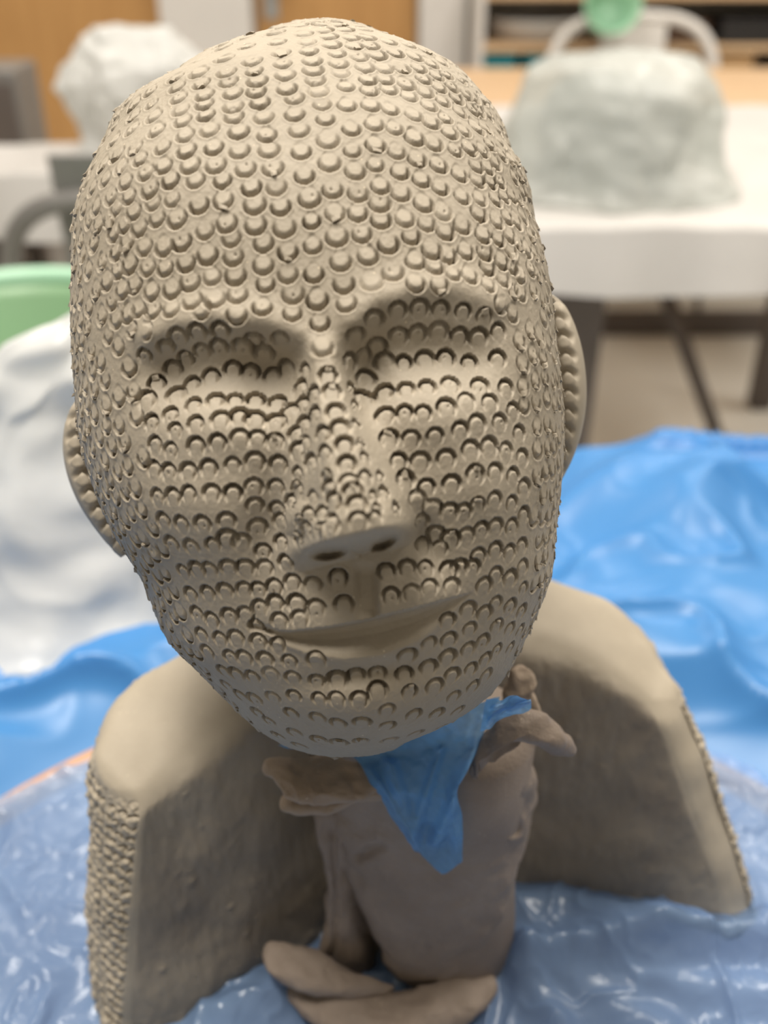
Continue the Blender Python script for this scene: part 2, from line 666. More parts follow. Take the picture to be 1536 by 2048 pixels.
def face_relief(u, v):
    """the modelled face: relief in grid units towards the front"""
    D = np.zeros_like(u)
    # forehead and brow
    d, t = seg_dist(u, v, [(300, 668), (350, 640), (430, 628), (520, 640), (590, 668)])
    D += 16 * np.exp(-(d / 36) ** 2)
    d, t = seg_dist(u, v, [(712, 640), (750, 600), (830, 572), (920, 572), (990, 600)])
    D += 16 * np.exp(-(d / 36) ** 2)
    # eye sockets
    D -= 44 * gss(u, v, 548, 742, 68, 70) + 32 * gss(u, v, 440, 740, 95, 56, 4) + 26 * gss(u, v, 345, 755, 60, 55, 25)
    D -= 40 * gss(u, v, 740, 745, 50, 88, 8) + 32 * gss(u, v, 850, 705, 90, 60, -4) + 20 * gss(u, v, 950, 720, 50, 60, -4)
    # eyeballs under the clay
    D += 16 * gss(u, v, 440, 862, 120, 60, 3)
    D += 14 * gss(u, v, 870, 838, 110, 60, -6)
    # cheeks
    D += 22 * gss(u, v, 390, 1000, 120, 120)
    D += 18 * gss(u, v, 960, 960, 100, 130)
    D -= 22 * gss(u, v, 545, 1050, 50, 110, 12)
    D -= 18 * gss(u, v, 850, 1070, 28, 90, -30)
    # nose: bridge, tip, wings
    d, t = seg_dist(u, v, [(642, 640), (645, 720), (670, 830), (690, 930), (713, 1030), (718, 1075)])
    amp = np.interp(t, [0, 0.18, 0.45, 0.72, 0.9, 1], [4, 32, 74, 108, 132, 134])
    px = np.interp(v, [640, 720, 830, 930, 1030, 1075], [642, 645, 670, 690, 713, 718])
    wl = np.interp(v, [640, 720, 830, 930, 1000, 1050, 1100], [38, 46, 78, 108, 130, 140, 140])
    wr = np.interp(v, [640, 720, 830, 930, 1000, 1050, 1100], [36, 42, 60, 92, 118, 126, 122])
    ft = np.interp(v, [640, 760, 900, 1060], [4, 18, 26, 30])
    wq = np.where(u < px, np.clip(px - u - ft, 0, None) / (wl - ft), np.clip(u - px - ft, 0, None) / (wr - ft))
    pl = np.interp(v, [640, 720, 900, 1000, 1060], [2.0, 1.9, 1.6, 2.0, 2.7])
    nose = amp * np.exp(-np.clip(wq / 0.74, 0, 9) ** pl) * sstep(630, 700, v)
    crease = np.exp(-((u - px + 62) / 20) ** 2 - ((v - 1010) / 34) ** 2) * 10 + np.exp(-((u - px - 52) / 16) ** 2 - ((v - 990) / 34) ** 2) * 10
    nose = np.maximum(nose, 74 * np.exp(-(((u - 640) / 62) ** 2 + ((v - 1035) / 62) ** 2) ** 1.6))
    nose = nose - crease
    base = np.interp(u, [560, 600, 650, 720, 790, 830, 860], [1100, 1096, 1082, 1066, 1050, 1040, 1035])
    w_ = sstep(-4, 50, v - base)
    D += nose * (1 - w_)
    # nostrils
    D -= 55 * np.exp(-(((u - 660 + 0.15 * (v - 1103)) / 34) ** 2 + ((v - 1104 + 0.13 * (u - 660)) / 13) ** 2) ** 2)
    D -= 50 * np.exp(-(((u - 768) / 25) ** 2 + ((v - 1083 + 0.35 * (u - 768)) / 13) ** 2) ** 2)
    D -= 8 * np.exp(-(seg_dist(u, v, [(694, 1085), (712, 1090), (735, 1080)])[0] / 3.5) ** 2)
    D -= 8 * np.exp(-(seg_dist(u, v, [(705, 1101), (720, 1108), (745, 1100), (752, 1085)])[0] / 4) ** 2)
    # philtrum: a scraped square groove
    D -= 14 * sstep(30, 8, np.abs(u - 733 - 0.05 * (v - 1180))) * sstep(1120, 1150, v) * sstep(1250, 1215, v)
    # mouth
    my = np.interp(u, MOUTH[:, 0], MOUTH[:, 1])
    ly = np.interp(u, LOWER[:, 0], LOWER[:, 1])
    tap = np.clip(np.sin(np.pi * np.clip((u - 516) / 430, 0, 1)), 0, 1) ** 0.85
    q = (v - my) / np.maximum(ly - my, 4)
    up = 20 * tap * np.exp(-((v - my) / 75) ** 2) * (v < my)
    low = tap * np.interp(q, [-0.02, 0.06, 0.2, 0.4, 0.6, 0.8, 0.95, 1.05, 1.25, 2.2], [16, -15, -19, -15, -5, 6, 11, 10, 4, 0])
    D += np.where(v < my, up, 0) + np.where(v >= my, low, 0) * (np.abs(u - 731) < 212) * (0.4 + 0.6 * sstep(945, 800, u))
    d, t = seg_dist(u, v, [(505, 1253), (540, 1260)])
    D -= 10 * np.exp(-(d / 7) ** 2)
    # chin
    D += 28 * gss(u, v, 735, 1430, 100, 65)
    D -= 14 * gss(u, v, 730, 1350, 120, 22, -8)
    return D


front = np.sin(PH) > 0.05
for it in range(1):
    u, v, z = project(HP)
    fade = sstep(0.02, 0.30, np.sin(PH))
    D = face_relief(u, v) * fade
    # soft hand-modelled unevenness everywhere
    D += 5.0 * fbm(HP, 28, 2, 3)
    dirc = (CAM - HP)
    dirc /= np.linalg.norm(dirc, axis=-1, keepdims=True)
    N0 = grid_normals(HP, True)
    out = dirc * fade[..., None] + N0 * (1 - fade[..., None])
    # N0 must point outwards
    HP = HP + out * (D * UNIT)[..., None]
NB_ = grid_normals(HP, True)
cen = HP.mean((0, 1))
if ((HP - cen) * NB_).sum(-1).mean() < 0:
    NB_ = -NB_
# soften the normals so that the stamps sit on smooth frames
for it in range(10):
    NB_ = NB_ + np.roll(NB_, 2, 1) + np.roll(NB_, -2, 1)
    NB_[2:-2] = NB_[2:-2] + NB_[4:] + NB_[:-4]
    NB_ /= np.linalg.norm(NB_, axis=-1, keepdims=True)
HU, HV, HZ = project(HP)
facing = ((CAM - HP) * NB_).sum(-1) > 0
print('relief done')

# ---- stamp positions, read off the photograph column by column and row by row
Z1 = lambda L: [(100 + x / 2.56, y / 2.56) for x, y in L]
Z2 = lambda L: [(600 + x / 2.56, y / 2.56) for x, y in L]
Z3 = lambda L: [(100 + x / 2.56, 560 + y / 2.56) for x, y in L]
Z4 = lambda L: [(600 + x / 2.56, 560 + y / 2.56) for x, y in L]
Z5 = lambda L: [(250 + x / 2.56, 1050 + y / 2.56) for x, y in L]
Z6 = lambda L: [(650 + x / 2.793, 1050 + y / 2.793) for x, y in L]
columns = [Z1(c) for c in [
    [(1392, 1768), (1378, 1650), (1367, 1535), (1355, 1395), (1350, 1260), (1340, 1135), (1322, 1010), (1307, 895), (1290, 775), (1270, 670), (1258, 590), (1245, 505), (1215, 450), (1205, 385), (1190, 325), (1180, 270), (1162, 215), (1150, 165), (1130, 122)],
    [(1245, 1600), (1237, 1500), (1220, 1395), (1210, 1290), (1205, 1165), (1180, 1055), (1160, 960), (1135, 860), (1120, 760), (1105, 685), (1090, 600), (1075, 530), (1060, 465), (1055, 415), (1040, 360), (1030, 310), (1010, 240), (1000, 190)],
    [(1092, 1570), (1100, 1455), (1085, 1350), (1088, 1245), (1055, 1145), (1045, 1045), (1025, 960), (1003, 865), (975, 775), (965, 675), (945, 600), (935, 540), (930, 475), (915, 420), (905, 365), (895, 300), (890, 240)],
    [(960, 1600), (962, 1500), (955, 1410), (942, 1310), (930, 1215), (905, 1135), (885, 1025), (875, 925), (848, 840), (835, 750), (820, 660), (800, 590), (795, 530), (790, 480), (775, 430), (755, 370), (760, 310)],
    [(845, 1530), (832, 1420), (810, 1305), (790, 1180), (757, 1050), (740, 925), (715, 845), (700, 770), (690, 690), (675, 620), (665, 560), (660, 500), (650, 445), (640, 395), (640, 345)],
    [(770, 1580), (720, 1540), (717, 1440), (700, 1345), (677, 1230), (645, 1120), (625, 1015), (610, 920), (585, 850), (575, 760), (545, 670), (535, 595), (520, 530), (510, 470), (520, 410)],
    [(620, 1585), (620, 1475), (590, 1370), (578, 1260), (545, 1125), (530, 1030), (505, 965), (485, 885), (455, 820), (435, 755), (420, 660), (430, 590), (430, 535)],
    [(530, 1590), (520, 1500), (505, 1375), (480, 1265), (450, 1165), (430, 1080), (400, 1000), (385, 925), (365, 850), (345, 790), (330, 720), (330, 650)],
    [(455, 1590), (430, 1450), (410, 1350), (395, 1240), (375, 1145), (335, 1060), (310, 1010), (285, 920), (270, 840), (255, 760)],
    [(480, 1690), (420, 1690), (395, 1610), (375, 1490), (345, 1385), (335, 1300), (320, 1200), (300, 1110)],
    [(350, 1770), (335, 1640), (315, 1550), (290, 1440), (265, 1340), (225, 1250), (235, 1060), (215, 960)],
    [(300, 1720), (265, 1620), (235, 1490), (195, 1380), (165, 1300), (170, 1080)]]]
columns += [Z2(c) for c in [
    [(242, 1560), (222, 1455), (210, 1345), (195, 1215), (175, 1095), (165, 965), (150, 835), (140, 710), (125, 610), (115, 530), (95, 460), (80, 405), (70, 360), (60, 308), (45, 262), (35, 215), (20, 170), (0, 130)],
    [(370, 1430), (345, 1310), (318, 1205), (300, 1085), (300, 995), (285, 870), (268, 765), (265, 655), (240, 540), (235, 440), (210, 370), (200, 320), (190, 270), (165, 225), (150, 185), (120, 150), (95, 125)],
    [(480, 1385), (455, 1250), (420, 1130), (410, 1035), (410, 950), (390, 840), (385, 740), (380, 640), (362, 540), (350, 465), (345, 405), (330, 340), (305, 290), (280, 235), (265, 190), (235, 150), (200, 125)],
    [(600, 1455), (585, 1340), (565, 1215), (540, 1110), (520, 985), (508, 875), (497, 775), (485, 660), (467, 555), (450, 455), (440, 400), (430, 345), (395, 280), (365, 230), (345, 190), (330, 150), (320, 120)],
    [(710, 1460), (690, 1360), (670, 1275), (650, 1150), (632, 1035), (620, 920), (605, 820), (592, 700), (580, 590), (560, 490), (545, 430), (520, 350), (490, 270), (455, 215)],
    [(780, 1400), (760, 1300), (745, 1190), (732, 1075), (718, 960), (710, 840), (690, 730), (675, 625), (660, 540), (640, 470), (630, 405), (610, 345), (590, 285), (555, 230)],
    [(868, 1405), (855, 1280), (835, 1155), (830, 1010), (815, 890), (800, 770), (770, 680), (745, 600), (735, 520), (715, 450), (700, 385), (670, 325), (640, 260)],
    [(960, 1455), (958, 1370), (950, 1290), (935, 1200), (920, 1095), (920, 1010), (910, 920), (900, 840), (870, 760), (845, 670), (820, 575), (800, 500), (780, 440), (750, 380), (720, 315)],
    [(1035, 1430), (1030, 1330), (1020, 1225), (1010, 1130), (1000, 1020), (980, 930), (960, 850), (935, 770), (905, 650), (880, 560), (850, 480), (820, 405)],
    [(1025, 1560), (1095, 1480), (1090, 1370), (1080, 1285), (1075, 1200), (1060, 1110), (1045, 1000), (1025, 930), (1000, 830), (975, 740), (950, 650), (920, 560), (890, 490)],
    [(1085, 1600), (1130, 1500), (1125, 1400), (1120, 1240), (1110, 1130), (1085, 1000), (1060, 920), (1035, 830), (1005, 740), (980, 650)]]]
rows = Z3([(590, 340), (665, 295), (755, 270), (880, 262), (1050, 300), (1185, 308), (490, 395), (700, 410), (775, 372), (860, 352), (985, 352), (1100, 378),
           (635, 465), (825, 497), (930, 465), (1025, 485), (1130, 500), (1210, 460), (545, 540), (725, 540), (640, 600), (840, 617), (950, 610), (1050, 610), (1160, 622), (495, 620), (735, 645),
           (515, 740), (610, 700), (635, 770), (740, 740), (865, 722), (965, 705), (1050, 715), (1150, 735), (1230, 680), (530, 850), (610, 870), (740, 860), (860, 835), (965, 820), (1065, 822), (1155, 840), (1255, 790),
           (530, 970), (610, 990), (705, 980), (815, 962), (930, 945), (1045, 935), (1165, 950), (1265, 890), (545, 1120), (625, 1110), (710, 1102), (830, 1100), (930, 1102), (1040, 1060), (1165, 1055), (1265, 995),
           (580, 1240), (675, 1255), (775, 1250), (900, 1232), (1055, 1160), (1160, 1170), (1260, 1075), (620, 1360), (720, 1375), (835, 1352), (915, 1330), (985, 1342), (1065, 1270), (1185, 1245),
           (685, 1492), (755, 1490), (820, 1480), (910, 1480), (1005, 1472), (1100, 1475), (1210, 1455), (1180, 1345), (1090, 1390),
           (720, 1610), (805, 1610), (895, 1602), (990, 1590), (1065, 1595), (1145, 1582), (1245, 1555), (1345, 1560), (1475, 1528),
           (750, 1710), (830, 1740), (915, 1730), (1005, 1720), (1070, 1680), (1155, 1660), (1255, 1655), (1365, 1690), (1500, 1660), (1170, 1750), (1275, 1735),
           (1300, 480), (1335, 590), (1350, 700), (1280, 560), (1290, 640), (1300, 740), (1310, 860), (1245, 560)])
rows += Z4([(500, 165), (610, 152), (720, 147), (840, 157), (945, 183), (385, 212), (290, 290), (400, 335), (505, 298), (605, 278), (710, 272), (815, 292), (915, 302), (1015, 262),
            (330, 392), (425, 432), (535, 422), (640, 408), (755, 402), (870, 422), (1015, 412), (425, 572), (545, 562), (655, 547), (780, 532), (925, 552), (1060, 562),
            (435, 690), (540, 682), (635, 680), (755, 662), (850, 632), (975, 637), (1095, 682), (460, 812), (575, 817), (695, 802), (820, 780), (910, 742), (1020, 732), (1120, 792),
            (500, 932), (615, 932), (750, 912), (870, 880), (965, 867), (1060, 880), (1140, 917), (540, 1032), (655, 1062), (780, 1050), (905, 1000), (1005, 987), (1090, 1012), (1145, 1067),
            (600, 1132), (685, 1177), (765, 1187), (840, 1187), (910, 1157), (1000, 1122), (1080, 1142), (1145, 1210), (620, 1242), (700, 1292), (775, 1322), (855, 1317), (925, 1287), (1005, 1262), (1085, 1267),
            (630, 1362), (720, 1382), (910, 1420), (1000, 1390), (1070, 1400), (1135, 1362),
            (140, 485), (165, 572), (180, 672), (205, 762), (225, 850), (235, 942), (250, 1042), (275, 1102), (295, 1165), (300, 1238),
            (40, 590), (75, 702), (110, 802), (120, 902), (130, 1012), (145, 1072), (165, 1147), (155, 1255), (60, 1122), (40, 1205), (40, 1292), (-45, 1150), (-20, 1060),
            (255, 430), (260, 560), (280, 650), (300, 750), (320, 840), (335, 920), (345, 1010), (380, 1112), (405, 1172), (395, 1230), (490, 1172), (505, 1212), (440, 1092), (340, 510), (330, 610), (345, 720), (360, 820), (385, 920), (420, 1020)])
rows += Z5([(395, 560), (485, 592), (565, 582), (680, 597), (785, 622), (420, 652), (535, 675), (615, 682), (720, 692), (845, 702), (980, 697), (505, 745), (570, 767), (650, 775), (745, 770), (860, 787), (985, 795), (1085, 787), (1185, 767), (1295, 757),
            (520, 822), (590, 872), (665, 892), (755, 882), (865, 877), (990, 892), (1085, 897), (1200, 897), (680, 962), (740, 1007), (855, 967), (985, 987), (1090, 1017), (1215, 1012),
            (785, 1082), (870, 1062), (895, 1130), (990, 1097), (1095, 1112), (1205, 1105), (1200, 1150), (685, 432), (770, 412), (870, 397), (785, 502), (895, 482), (985, 442), (680, 512)])
rows += Z6([(340, 268), (465, 252), (570, 237), (370, 397), (490, 382), (590, 347), (715, 347), (690, 258), (750, 243), (830, 243), (870, 182), (545, 110), (945, 150), (1030, 160), (1105, 107), (960, 287), (1035, 307), (1105, 247), (885, 342), (1105, 362),
            (800, 470), (955, 442), (890, 500), (1030, 452), (1095, 492), (690, 537), (810, 582), (955, 567), (1030, 577), (1090, 592), (455, 722), (585, 667), (695, 637), (880, 652), (960, 702), (1030, 692),
            (445, 842), (580, 792), (690, 742), (800, 702), (895, 752), (300, 930), (475, 937), (615, 907), (715, 842), (815, 802), (900, 842), (345, 1032), (500, 1062), (625, 1052), (720, 962), (825, 902), (350, 1122), (640, 1132), (505, 1167), (740, 1042), (820, 1032), (360, 1202)])

rows += [(606, 850), (612, 893), (618, 932), (608, 968), (592, 930), (590, 985), (640, 1030), (640, 1068), (600, 1048), (598, 1082), (668, 1066), (770, 1010), (795, 1030), (740, 1045)]
marks = []                       # (pixel x, pixel y, direction of the deep edge in the picture, kind)
for c in columns:
    c = np.array(c)
    for k in range(len(c)):
        d = c[max(k - 1, 0)] - c[min(k + 1, len(c) - 1)]
        marks.append((c[k][0], c[k][1], d[0], d[1], 0))
for x, y in rows:
    marks.append((x, y, 0.10 * rng.normal(), -1.0, 1))
# drop doubles
keep = []
for m in marks:
    if all((m[0] - k[0]) ** 2 + (m[1] - k[1]) ** 2 > (15 if m[4] == 0 else 22) ** 2 for k in keep):
        keep.append(m)
marks = keep
print('listed stamps', len(marks))

sub = np.stack(np.meshgrid(np.arange(0, NR, 2), np.arange(0, NF, 2), indexing='ij'), -1).reshape(-1, 2)
sf = facing[sub[:, 0], sub[:, 1]]
sub = sub[sf]
su, sv, szz = HU[sub[:, 0], sub[:, 1]], HV[sub[:, 0], sub[:, 1]], HZ[sub[:, 0], sub[:, 1]]

NOSE = [(622, 735), (606, 860), (590, 960), (570, 1080), (585, 1122), (640, 1136), (720, 1126), (800, 1112), (838, 1085), (836, 1020), (772, 960), (736, 860), (692, 735)]
R0 = 0.0031
stamps = []                      # (row, col, direction 3d, kind, radius)
for (x, y, dx, dy, kind) in marks:
    d2 = (su - x) ** 2 + (sv - y) ** 2
    k = np.argmin(d2 + 40 * np.maximum(0, szz - szz.min()))
    if d2[k] > 200:
        continue
    i, j = sub[k]
    n = NB_[i, j]
    d3 = dx * RIGHT - dy * UP
    # measured along the surface
    d3 = d3 / np.linalg.norm(d3)
    d3 = d3 - n * (d3 @ n)
    d3 /= np.linalg.norm(d3)
    stamps.append((i, j, d3, kind))

FACE = [(330, 690), (262, 640), (272, 700), (284, 800), (286, 900), (295, 997), (308, 1044), (324, 1091), (350, 1142), (363, 1189), (375, 1228), (386, 1269), (396, 1304), (428, 1345),
        (450, 1385), (500, 1440), (545, 1490), (600, 1530), (700, 1540), (850, 1490), (950, 1425), (1000, 1365), (1040, 1270), (1060, 1150), (1058, 1000), (1055, 900), (1010, 800), (1010, 700),
        (1010, 590), (1025, 480), (1000, 340), (950, 220), (880, 130), (760, 62), (620, 48), (480, 72), (330, 140), (230, 260), (190, 400), (230, 540), (262, 640), (300, 650)]
# the rest of the skull: the columns go on round the sides, the back and the crown
pos = [HP[i, j] for i, j, *_ in stamps]
cnt_cols = 84
rowlen = np.linalg.norm(np.diff(HP, axis=0), axis=-1)
arc = np.vstack([np.zeros((1, NC)), np.cumsum(rowlen, 0)])
posA = np.array(pos)
extra = []
Pu = list(pos)
for c in range(cnt_cols):
    ph = 2 * np.pi * c / cnt_cols
    j = int(np.argmin(np.abs((phi - ph + np.pi) % (2 * np.pi) - np.pi)))
    s = 0.010 + 0.0037 * (c % 2)
    while s < arc[-1, j] - 0.004:
        i = int(np.searchsorted(arc[:, j], s + rng.normal() * 0.0005))
        s += 0.0071 + rng.normal() * 0.0004
        i = min(max(i, 1), NR - 2)
        jj = (j + rng.integers(-2, 3)) % NC
        p = HP[i, jj]
        if facing[i, jj] and in_poly(np.array(HU[i, jj]), np.array(HV[i, jj]), FACE):
            continue
        Q = np.array(Pu)
        if ((Q - p) ** 2).sum(1).min() < 0.0056 ** 2:
            continue
        Pu.append(p)
        n = NB_[i, jj]
        d3 = -UP + 0.12 * rng.normal() * RIGHT
        d3 = d3 - n * (d3 @ n)
        d3 /= (np.linalg.norm(d3) + 1e-9)
        stamps.append((i, jj, d3, 0))
print('all stamps', len(stamps))

H = np.zeros((NR, NC))
T3 = np.zeros((NR, NC, 3))
LIFT = []                        # where crumbs of clay stand on the lip of a stamp
dcol = np.linalg.norm(np.roll(HP, -1, 1) - HP, axis=-1)
for (i, j, d3, kind) in stamps:
    n = NB_[i, j]
    R = R0 * (1 + 0.06 * rng.normal()) * (0.95 if kind == 0 else (0.86 if not in_poly(np.array(HU[i, j]), np.array(HV[i, j]), NOSE) else (0.85 if HU[i, j] < 716 + (HV[i, j] - 1000) * 0.12 else 0.62)))
    rad = 1.9 * R
    hr = int(min(60, math.ceil(rad / max(rowlen[min(i, NR - 2), j], 1e-5)))) + 1
    hc = int(min(NC // 2 - 1, math.ceil(rad / max(dcol[i, j], 1e-5)))) + 1
    r0, r1 = max(0, i - hr), min(NR, i + hr + 1)
    cols = np.arange(j - hc, j + hc + 1) % NC
    Q = HP[r0:r1][:, cols] - HP[i, j]
    side = np.cross(n, d3)
    a = (Q @ side) / R
    b = (Q @ d3) / R
    hn = np.abs(Q @ n) / R
    b = b + 0.10
    # shank: the tube dragged out of the clay behind the deep edge
    a = a * np.where(b < 0, 1 + 0.28 * np.clip(-b, 0, 1.5), 1)
    rr = np.hypot(a, np.where(b < 0, b * (0.72 if kind == 0 else 0.60), b)) + 1e-6
    cb = b / rr
    w = sstep(-0.60, 0.50, cb) if kind == 0 else sstep(-0.95, 0.35, cb)
    depth = (0.0030 if kind == 0 else 0.0024) * (1 + 0.20 * rng.normal())
    depth = max(depth, 0.0008)
    sig = 0.075 + (0.065 if kind == 0 else 0.10) * w * (1 + 0.2 * rng.normal())
    if kind == 0:
        g = sstep(0.58, 0.97, rr) ** 1.3 * sstep(1.18, 0.98, rr)
    else:
        ro = 1.0 + 0.16 * w * (1 + 0.3 * rng.normal())
        ri = 0.86 - 0.06 * w
        g = sstep(ri - 0.10, ri + 0.06, rr) * sstep(ro + 0.12, ro - 0.04, rr)
    h = -depth * w * g
    lift = (0.00045 if kind == 0 else 0.00012) * (1 + 0.5 * rng.normal())
    tilt = rng.normal() * 0.3
    h += lift * sstep(0.98, 0.82, rr) * np.clip(0.25 + 0.75 * (b + tilt * a), -0.7, 1.2)
    h += (0.00020 if kind == 0 else 0.00010) * np.exp(-((rr - 1.36) / 0.13) ** 2) * w
    if rng.random() < 0.22:      # pin hole in the pressed scale
        pa, pb = rng.uniform(-0.3, 0.3), rng.uniform(-0.4, 0.4)
        h -= 0.0009 * np.exp(-(((a - pa) ** 2 + (b - pb) ** 2) / 0.012))
    m = (rr < 1.85) & (hn < 1.3)
    # normals of the neighbourhood must agree
    m &= (NB_[r0:r1][:, cols] @ n) > 0.1
    H[np.ix_(np.arange(r0, r1), cols)] += np.where(m, h, 0)
    # the tool goes in slantwise and undercuts the edge
    T3[np.ix_(np.arange(r0, r1), cols)] += np.where(m, (0.0015 if kind == 0 else 0.0010) * w * g, 0)[..., None] * d3
    if rng.random() < (0.42 if (kind == 0 and (HU[i, j] < 290 or HU[i, j] > 1020) and HV[i, j] > 160) else 0.08):
        LIFT.append((i, j, d3, n, R, kind))
H = np.clip(H, -0.0042, 0.0014)
H += 0.00006 * fbm(HP, 900, 2, 31)
tl_ = np.linalg.norm(T3, axis=-1, keepdims=True)
T3 *= np.minimum(1, 0.0016 / (tl_ + 1e-9))
HPF = HP + NB_ * H[..., None] + T3
NF_ = grid_normals(HPF, True)
if (NF_ * NB_).sum(-1).mean() < 0:
    NF_ = -NF_
print('stamps done')

LIPL = np.vstack([MOUTH, LOWER[::-1]])
faces = grid_faces(NR, NC, True)
fi = faces[:, 0]
fu, fv, ff = HU.ravel()[fi], HV.ravel()[fi], facing.ravel()[fi]
lab = np.zeros(len(faces), int)
lab[ff & in_poly(fu, fv, NOSE)] = 1
lab[ff & in_poly(fu, fv, LIPL)] = 2
flatV, flatN = HPF.reshape(-1, 3), NF_.reshape(-1, 3)


def submesh(sel, name, parent, caps=False):
    f = faces[sel]
    used, inv = np.unique(f, return_inverse=True)
    V = flatV[used]
    Nn = flatN[used]
    f = inv.reshape(f.shape)
    # orientation: outward
    e = np.cross(V[f[:, 1]] - V[f[:, 0]], V[f[:, 2]] - V[f[:, 0]])
    if (e * Nn[f[:, 0]]).sum() < 0:
        f = f[:, ::-1].copy()
    if caps:
        bot = np.where(np.isin(used, np.arange(NC)))[0]
        top = np.where(np.isin(used, np.arange((NR - 1) * NC, NR * NC)))[0]
        V = np.vstack([V, V[bot].mean(0), V[top].mean(0)])
        Nn = np.vstack([Nn, -UP, UP])
        cb, ct = len(V) - 2, len(V) - 1
        q = [(bot[k], bot[(k + 1) % NC], cb, cb) for k in range(0)]
        tri = []
        for k in range(NC):
            tri.append((bot[k], cb, cb, bot[(k + 1) % NC]))
    o = mesh_np(name, V if not caps else V[:-2], f, M['clay'], parent, True, Nn if not caps else Nn[:-2])
    return o


head = submesh(lab == 0, 'clay_portrait', None)
# close the small rings at crown and chin
bmh = []
for r_, nm in ((0, 'b'), (NR - 1, 't')):
    pass
tag(head, 'grey-buff clay portrait head covered in stamped scale marks on a brown prop', 'sculpture')
nose_o = submesh(lab == 1, 'nose', head)
lip_o = submesh(lab == 2, 'lower_lip', head)
lip_o['label'] = 'smooth unstamped lower lip'

# crumbs of clay lifted by the stamp
cv, cf = [], []
for (i, j, d3, n, R, kind) in LIFT:
    side = np.cross(n, d3)
    p = HP[i, j] + d3 * R * 0.80 + n * 0.0003
    wdt = R * rng.uniform(0.25, 0.55)
    hgt = rng.uniform(0.0003, 0.0010)
    ln = R * rng.uniform(0.2, 0.5)
    k0 = len(cv)
    tw = rng.normal() * 0.3
    s2 = side + tw * d3
    pts_ = [p - s2 * wdt - d3 * ln, p + s2 * wdt - d3 * ln * rng.uniform(0.4, 1), p + s2 * wdt * 0.9 + d3 * ln * rng.uniform(0.2, 0.8), p - s2 * wdt * 0.8 + d3 * ln * rng.uniform(0.2, 0.8)]
    tip = p + n * hgt + d3 * ln * rng.uniform(0.2, 1.0) + side * wdt * rng.normal() * 0.4
    tip2 = p + n * hgt * 0.7 + side * wdt * rng.normal() * 0.5
    cv += [q - n * 0.0005 for q in pts_] + [q + n * 0.0002 for q in pts_] + [tip, tip2]
    a = k0
    cf += [(a + 3, a + 2, a + 1, a)]
    for k in range(4):
        k2 = (k + 1) % 4
        cf.append((a + k, a + k2, a + 4 + k2, a + 4 + k))
    cf += [(a + 4, a + 5, a + 9), (a + 5, a + 6, a + 8, a + 9), (a + 6, a + 7, a + 8), (a + 7, a + 4, a + 9, a + 8)]
cr = mesh_np('clay_crumb', np.array(cv), cf, M['clay'], head, False)
tag(cr, kind='stuff')
fix_normals(cr)


def ear(pts, half, depth, dep_d):
    """flat rim of an ear, hugging the side of the skull, stamped along its edge"""
    L = crom(pts, 110)
    tdir = np.gradient(L, axis=0)
    tdir /= np.linalg.norm(tdir, axis=1, keepdims=True)
    nk = 96
    th = np.linspace(0, 2 * np.pi, nk, endpoint=False)
    s = np.linspace(0, 1, 110)
    taper = np.clip(np.sin(np.pi * np.clip(0.03 + 0.94 * s, 0, 1)), 0, 1) ** 0.42
    V = np.zeros((110, nk, 3))
    UVp = np.zeros((110, nk, 2))
    for q in range(110):
        nx, ny = -tdir[q, 1], tdir[q, 0]
        w = half * taper[q]
        px = L[q, 0] + nx * w * np.cos(th)
        py = L[q, 1] + ny * w * np.cos(th)
        dd = HD + dep_d(s[q]) * UNIT - np.sin(th) * depth * taper[q] * UNIT
        V[q] = at_depth(px, py, dd)
        UVp[q] = np.stack([px, py], 1)
    Nn = grid_normals(V, True)
    c = V.mean((1,), keepdims=True)
    if ((V - c) * Nn).sum() < 0:
        Nn = -Nn
    h = np.zeros((110, nk))
    Lc = crom(pts, 200)
    tot = np.linalg.norm(np.diff(Lc, axis=0), axis=1).sum()
    nst = int(tot / 36)
    for k in range(nst):
        p = crom(pts, nst + 1)[k] * 0.5 + crom(pts, nst + 1)[k + 1] * 0.5
        a = (UVp[..., 0] - p[0]) / 17
        b_ = -(UVp[..., 1] - p[1]) / 17
        rr = np.hypot(a, b_) + 1e-6
        w = sstep(-0.4, 0.6, b_ / rr)
        frontal = np.sin(th)[None, :] > -0.2
        g = np.exp(-((rr - 1) / (0.16 + 0.14 * w)) ** 2)
        h += np.where(frontal, -0.0020 * w * g + 0.0003 * sstep(1, 0.7, rr), 0)
    V = V + Nn * h[..., None]
    f = grid_faces(110, nk, True)
    V2 = np.vstack([V.reshape(-1, 3)])
    fl = [tuple(x) for x in f] + [tuple(range(nk))[::-1], tuple(range(109 * nk, 110 * nk))]
    o = mesh_np('ear', V2, fl, M['clay'], head, True)
    fix_normals(o)
    return o


ear([(172, 790), (154, 835), (150, 885), (158, 935), (176, 985), (200, 1030), (228, 1075), (250, 1110)], 27, 48, lambda s: 30 - 20 * s)
ear([(1094, 596), (1114, 630), (1129, 690), (1136, 750), (1137, 805), (1131, 860), (1120, 910), (1107, 960)], 36, 60, lambda s: 20)

# ------------------------------------------------------------------ the shoulder shell behind the head
TZ = 0.747


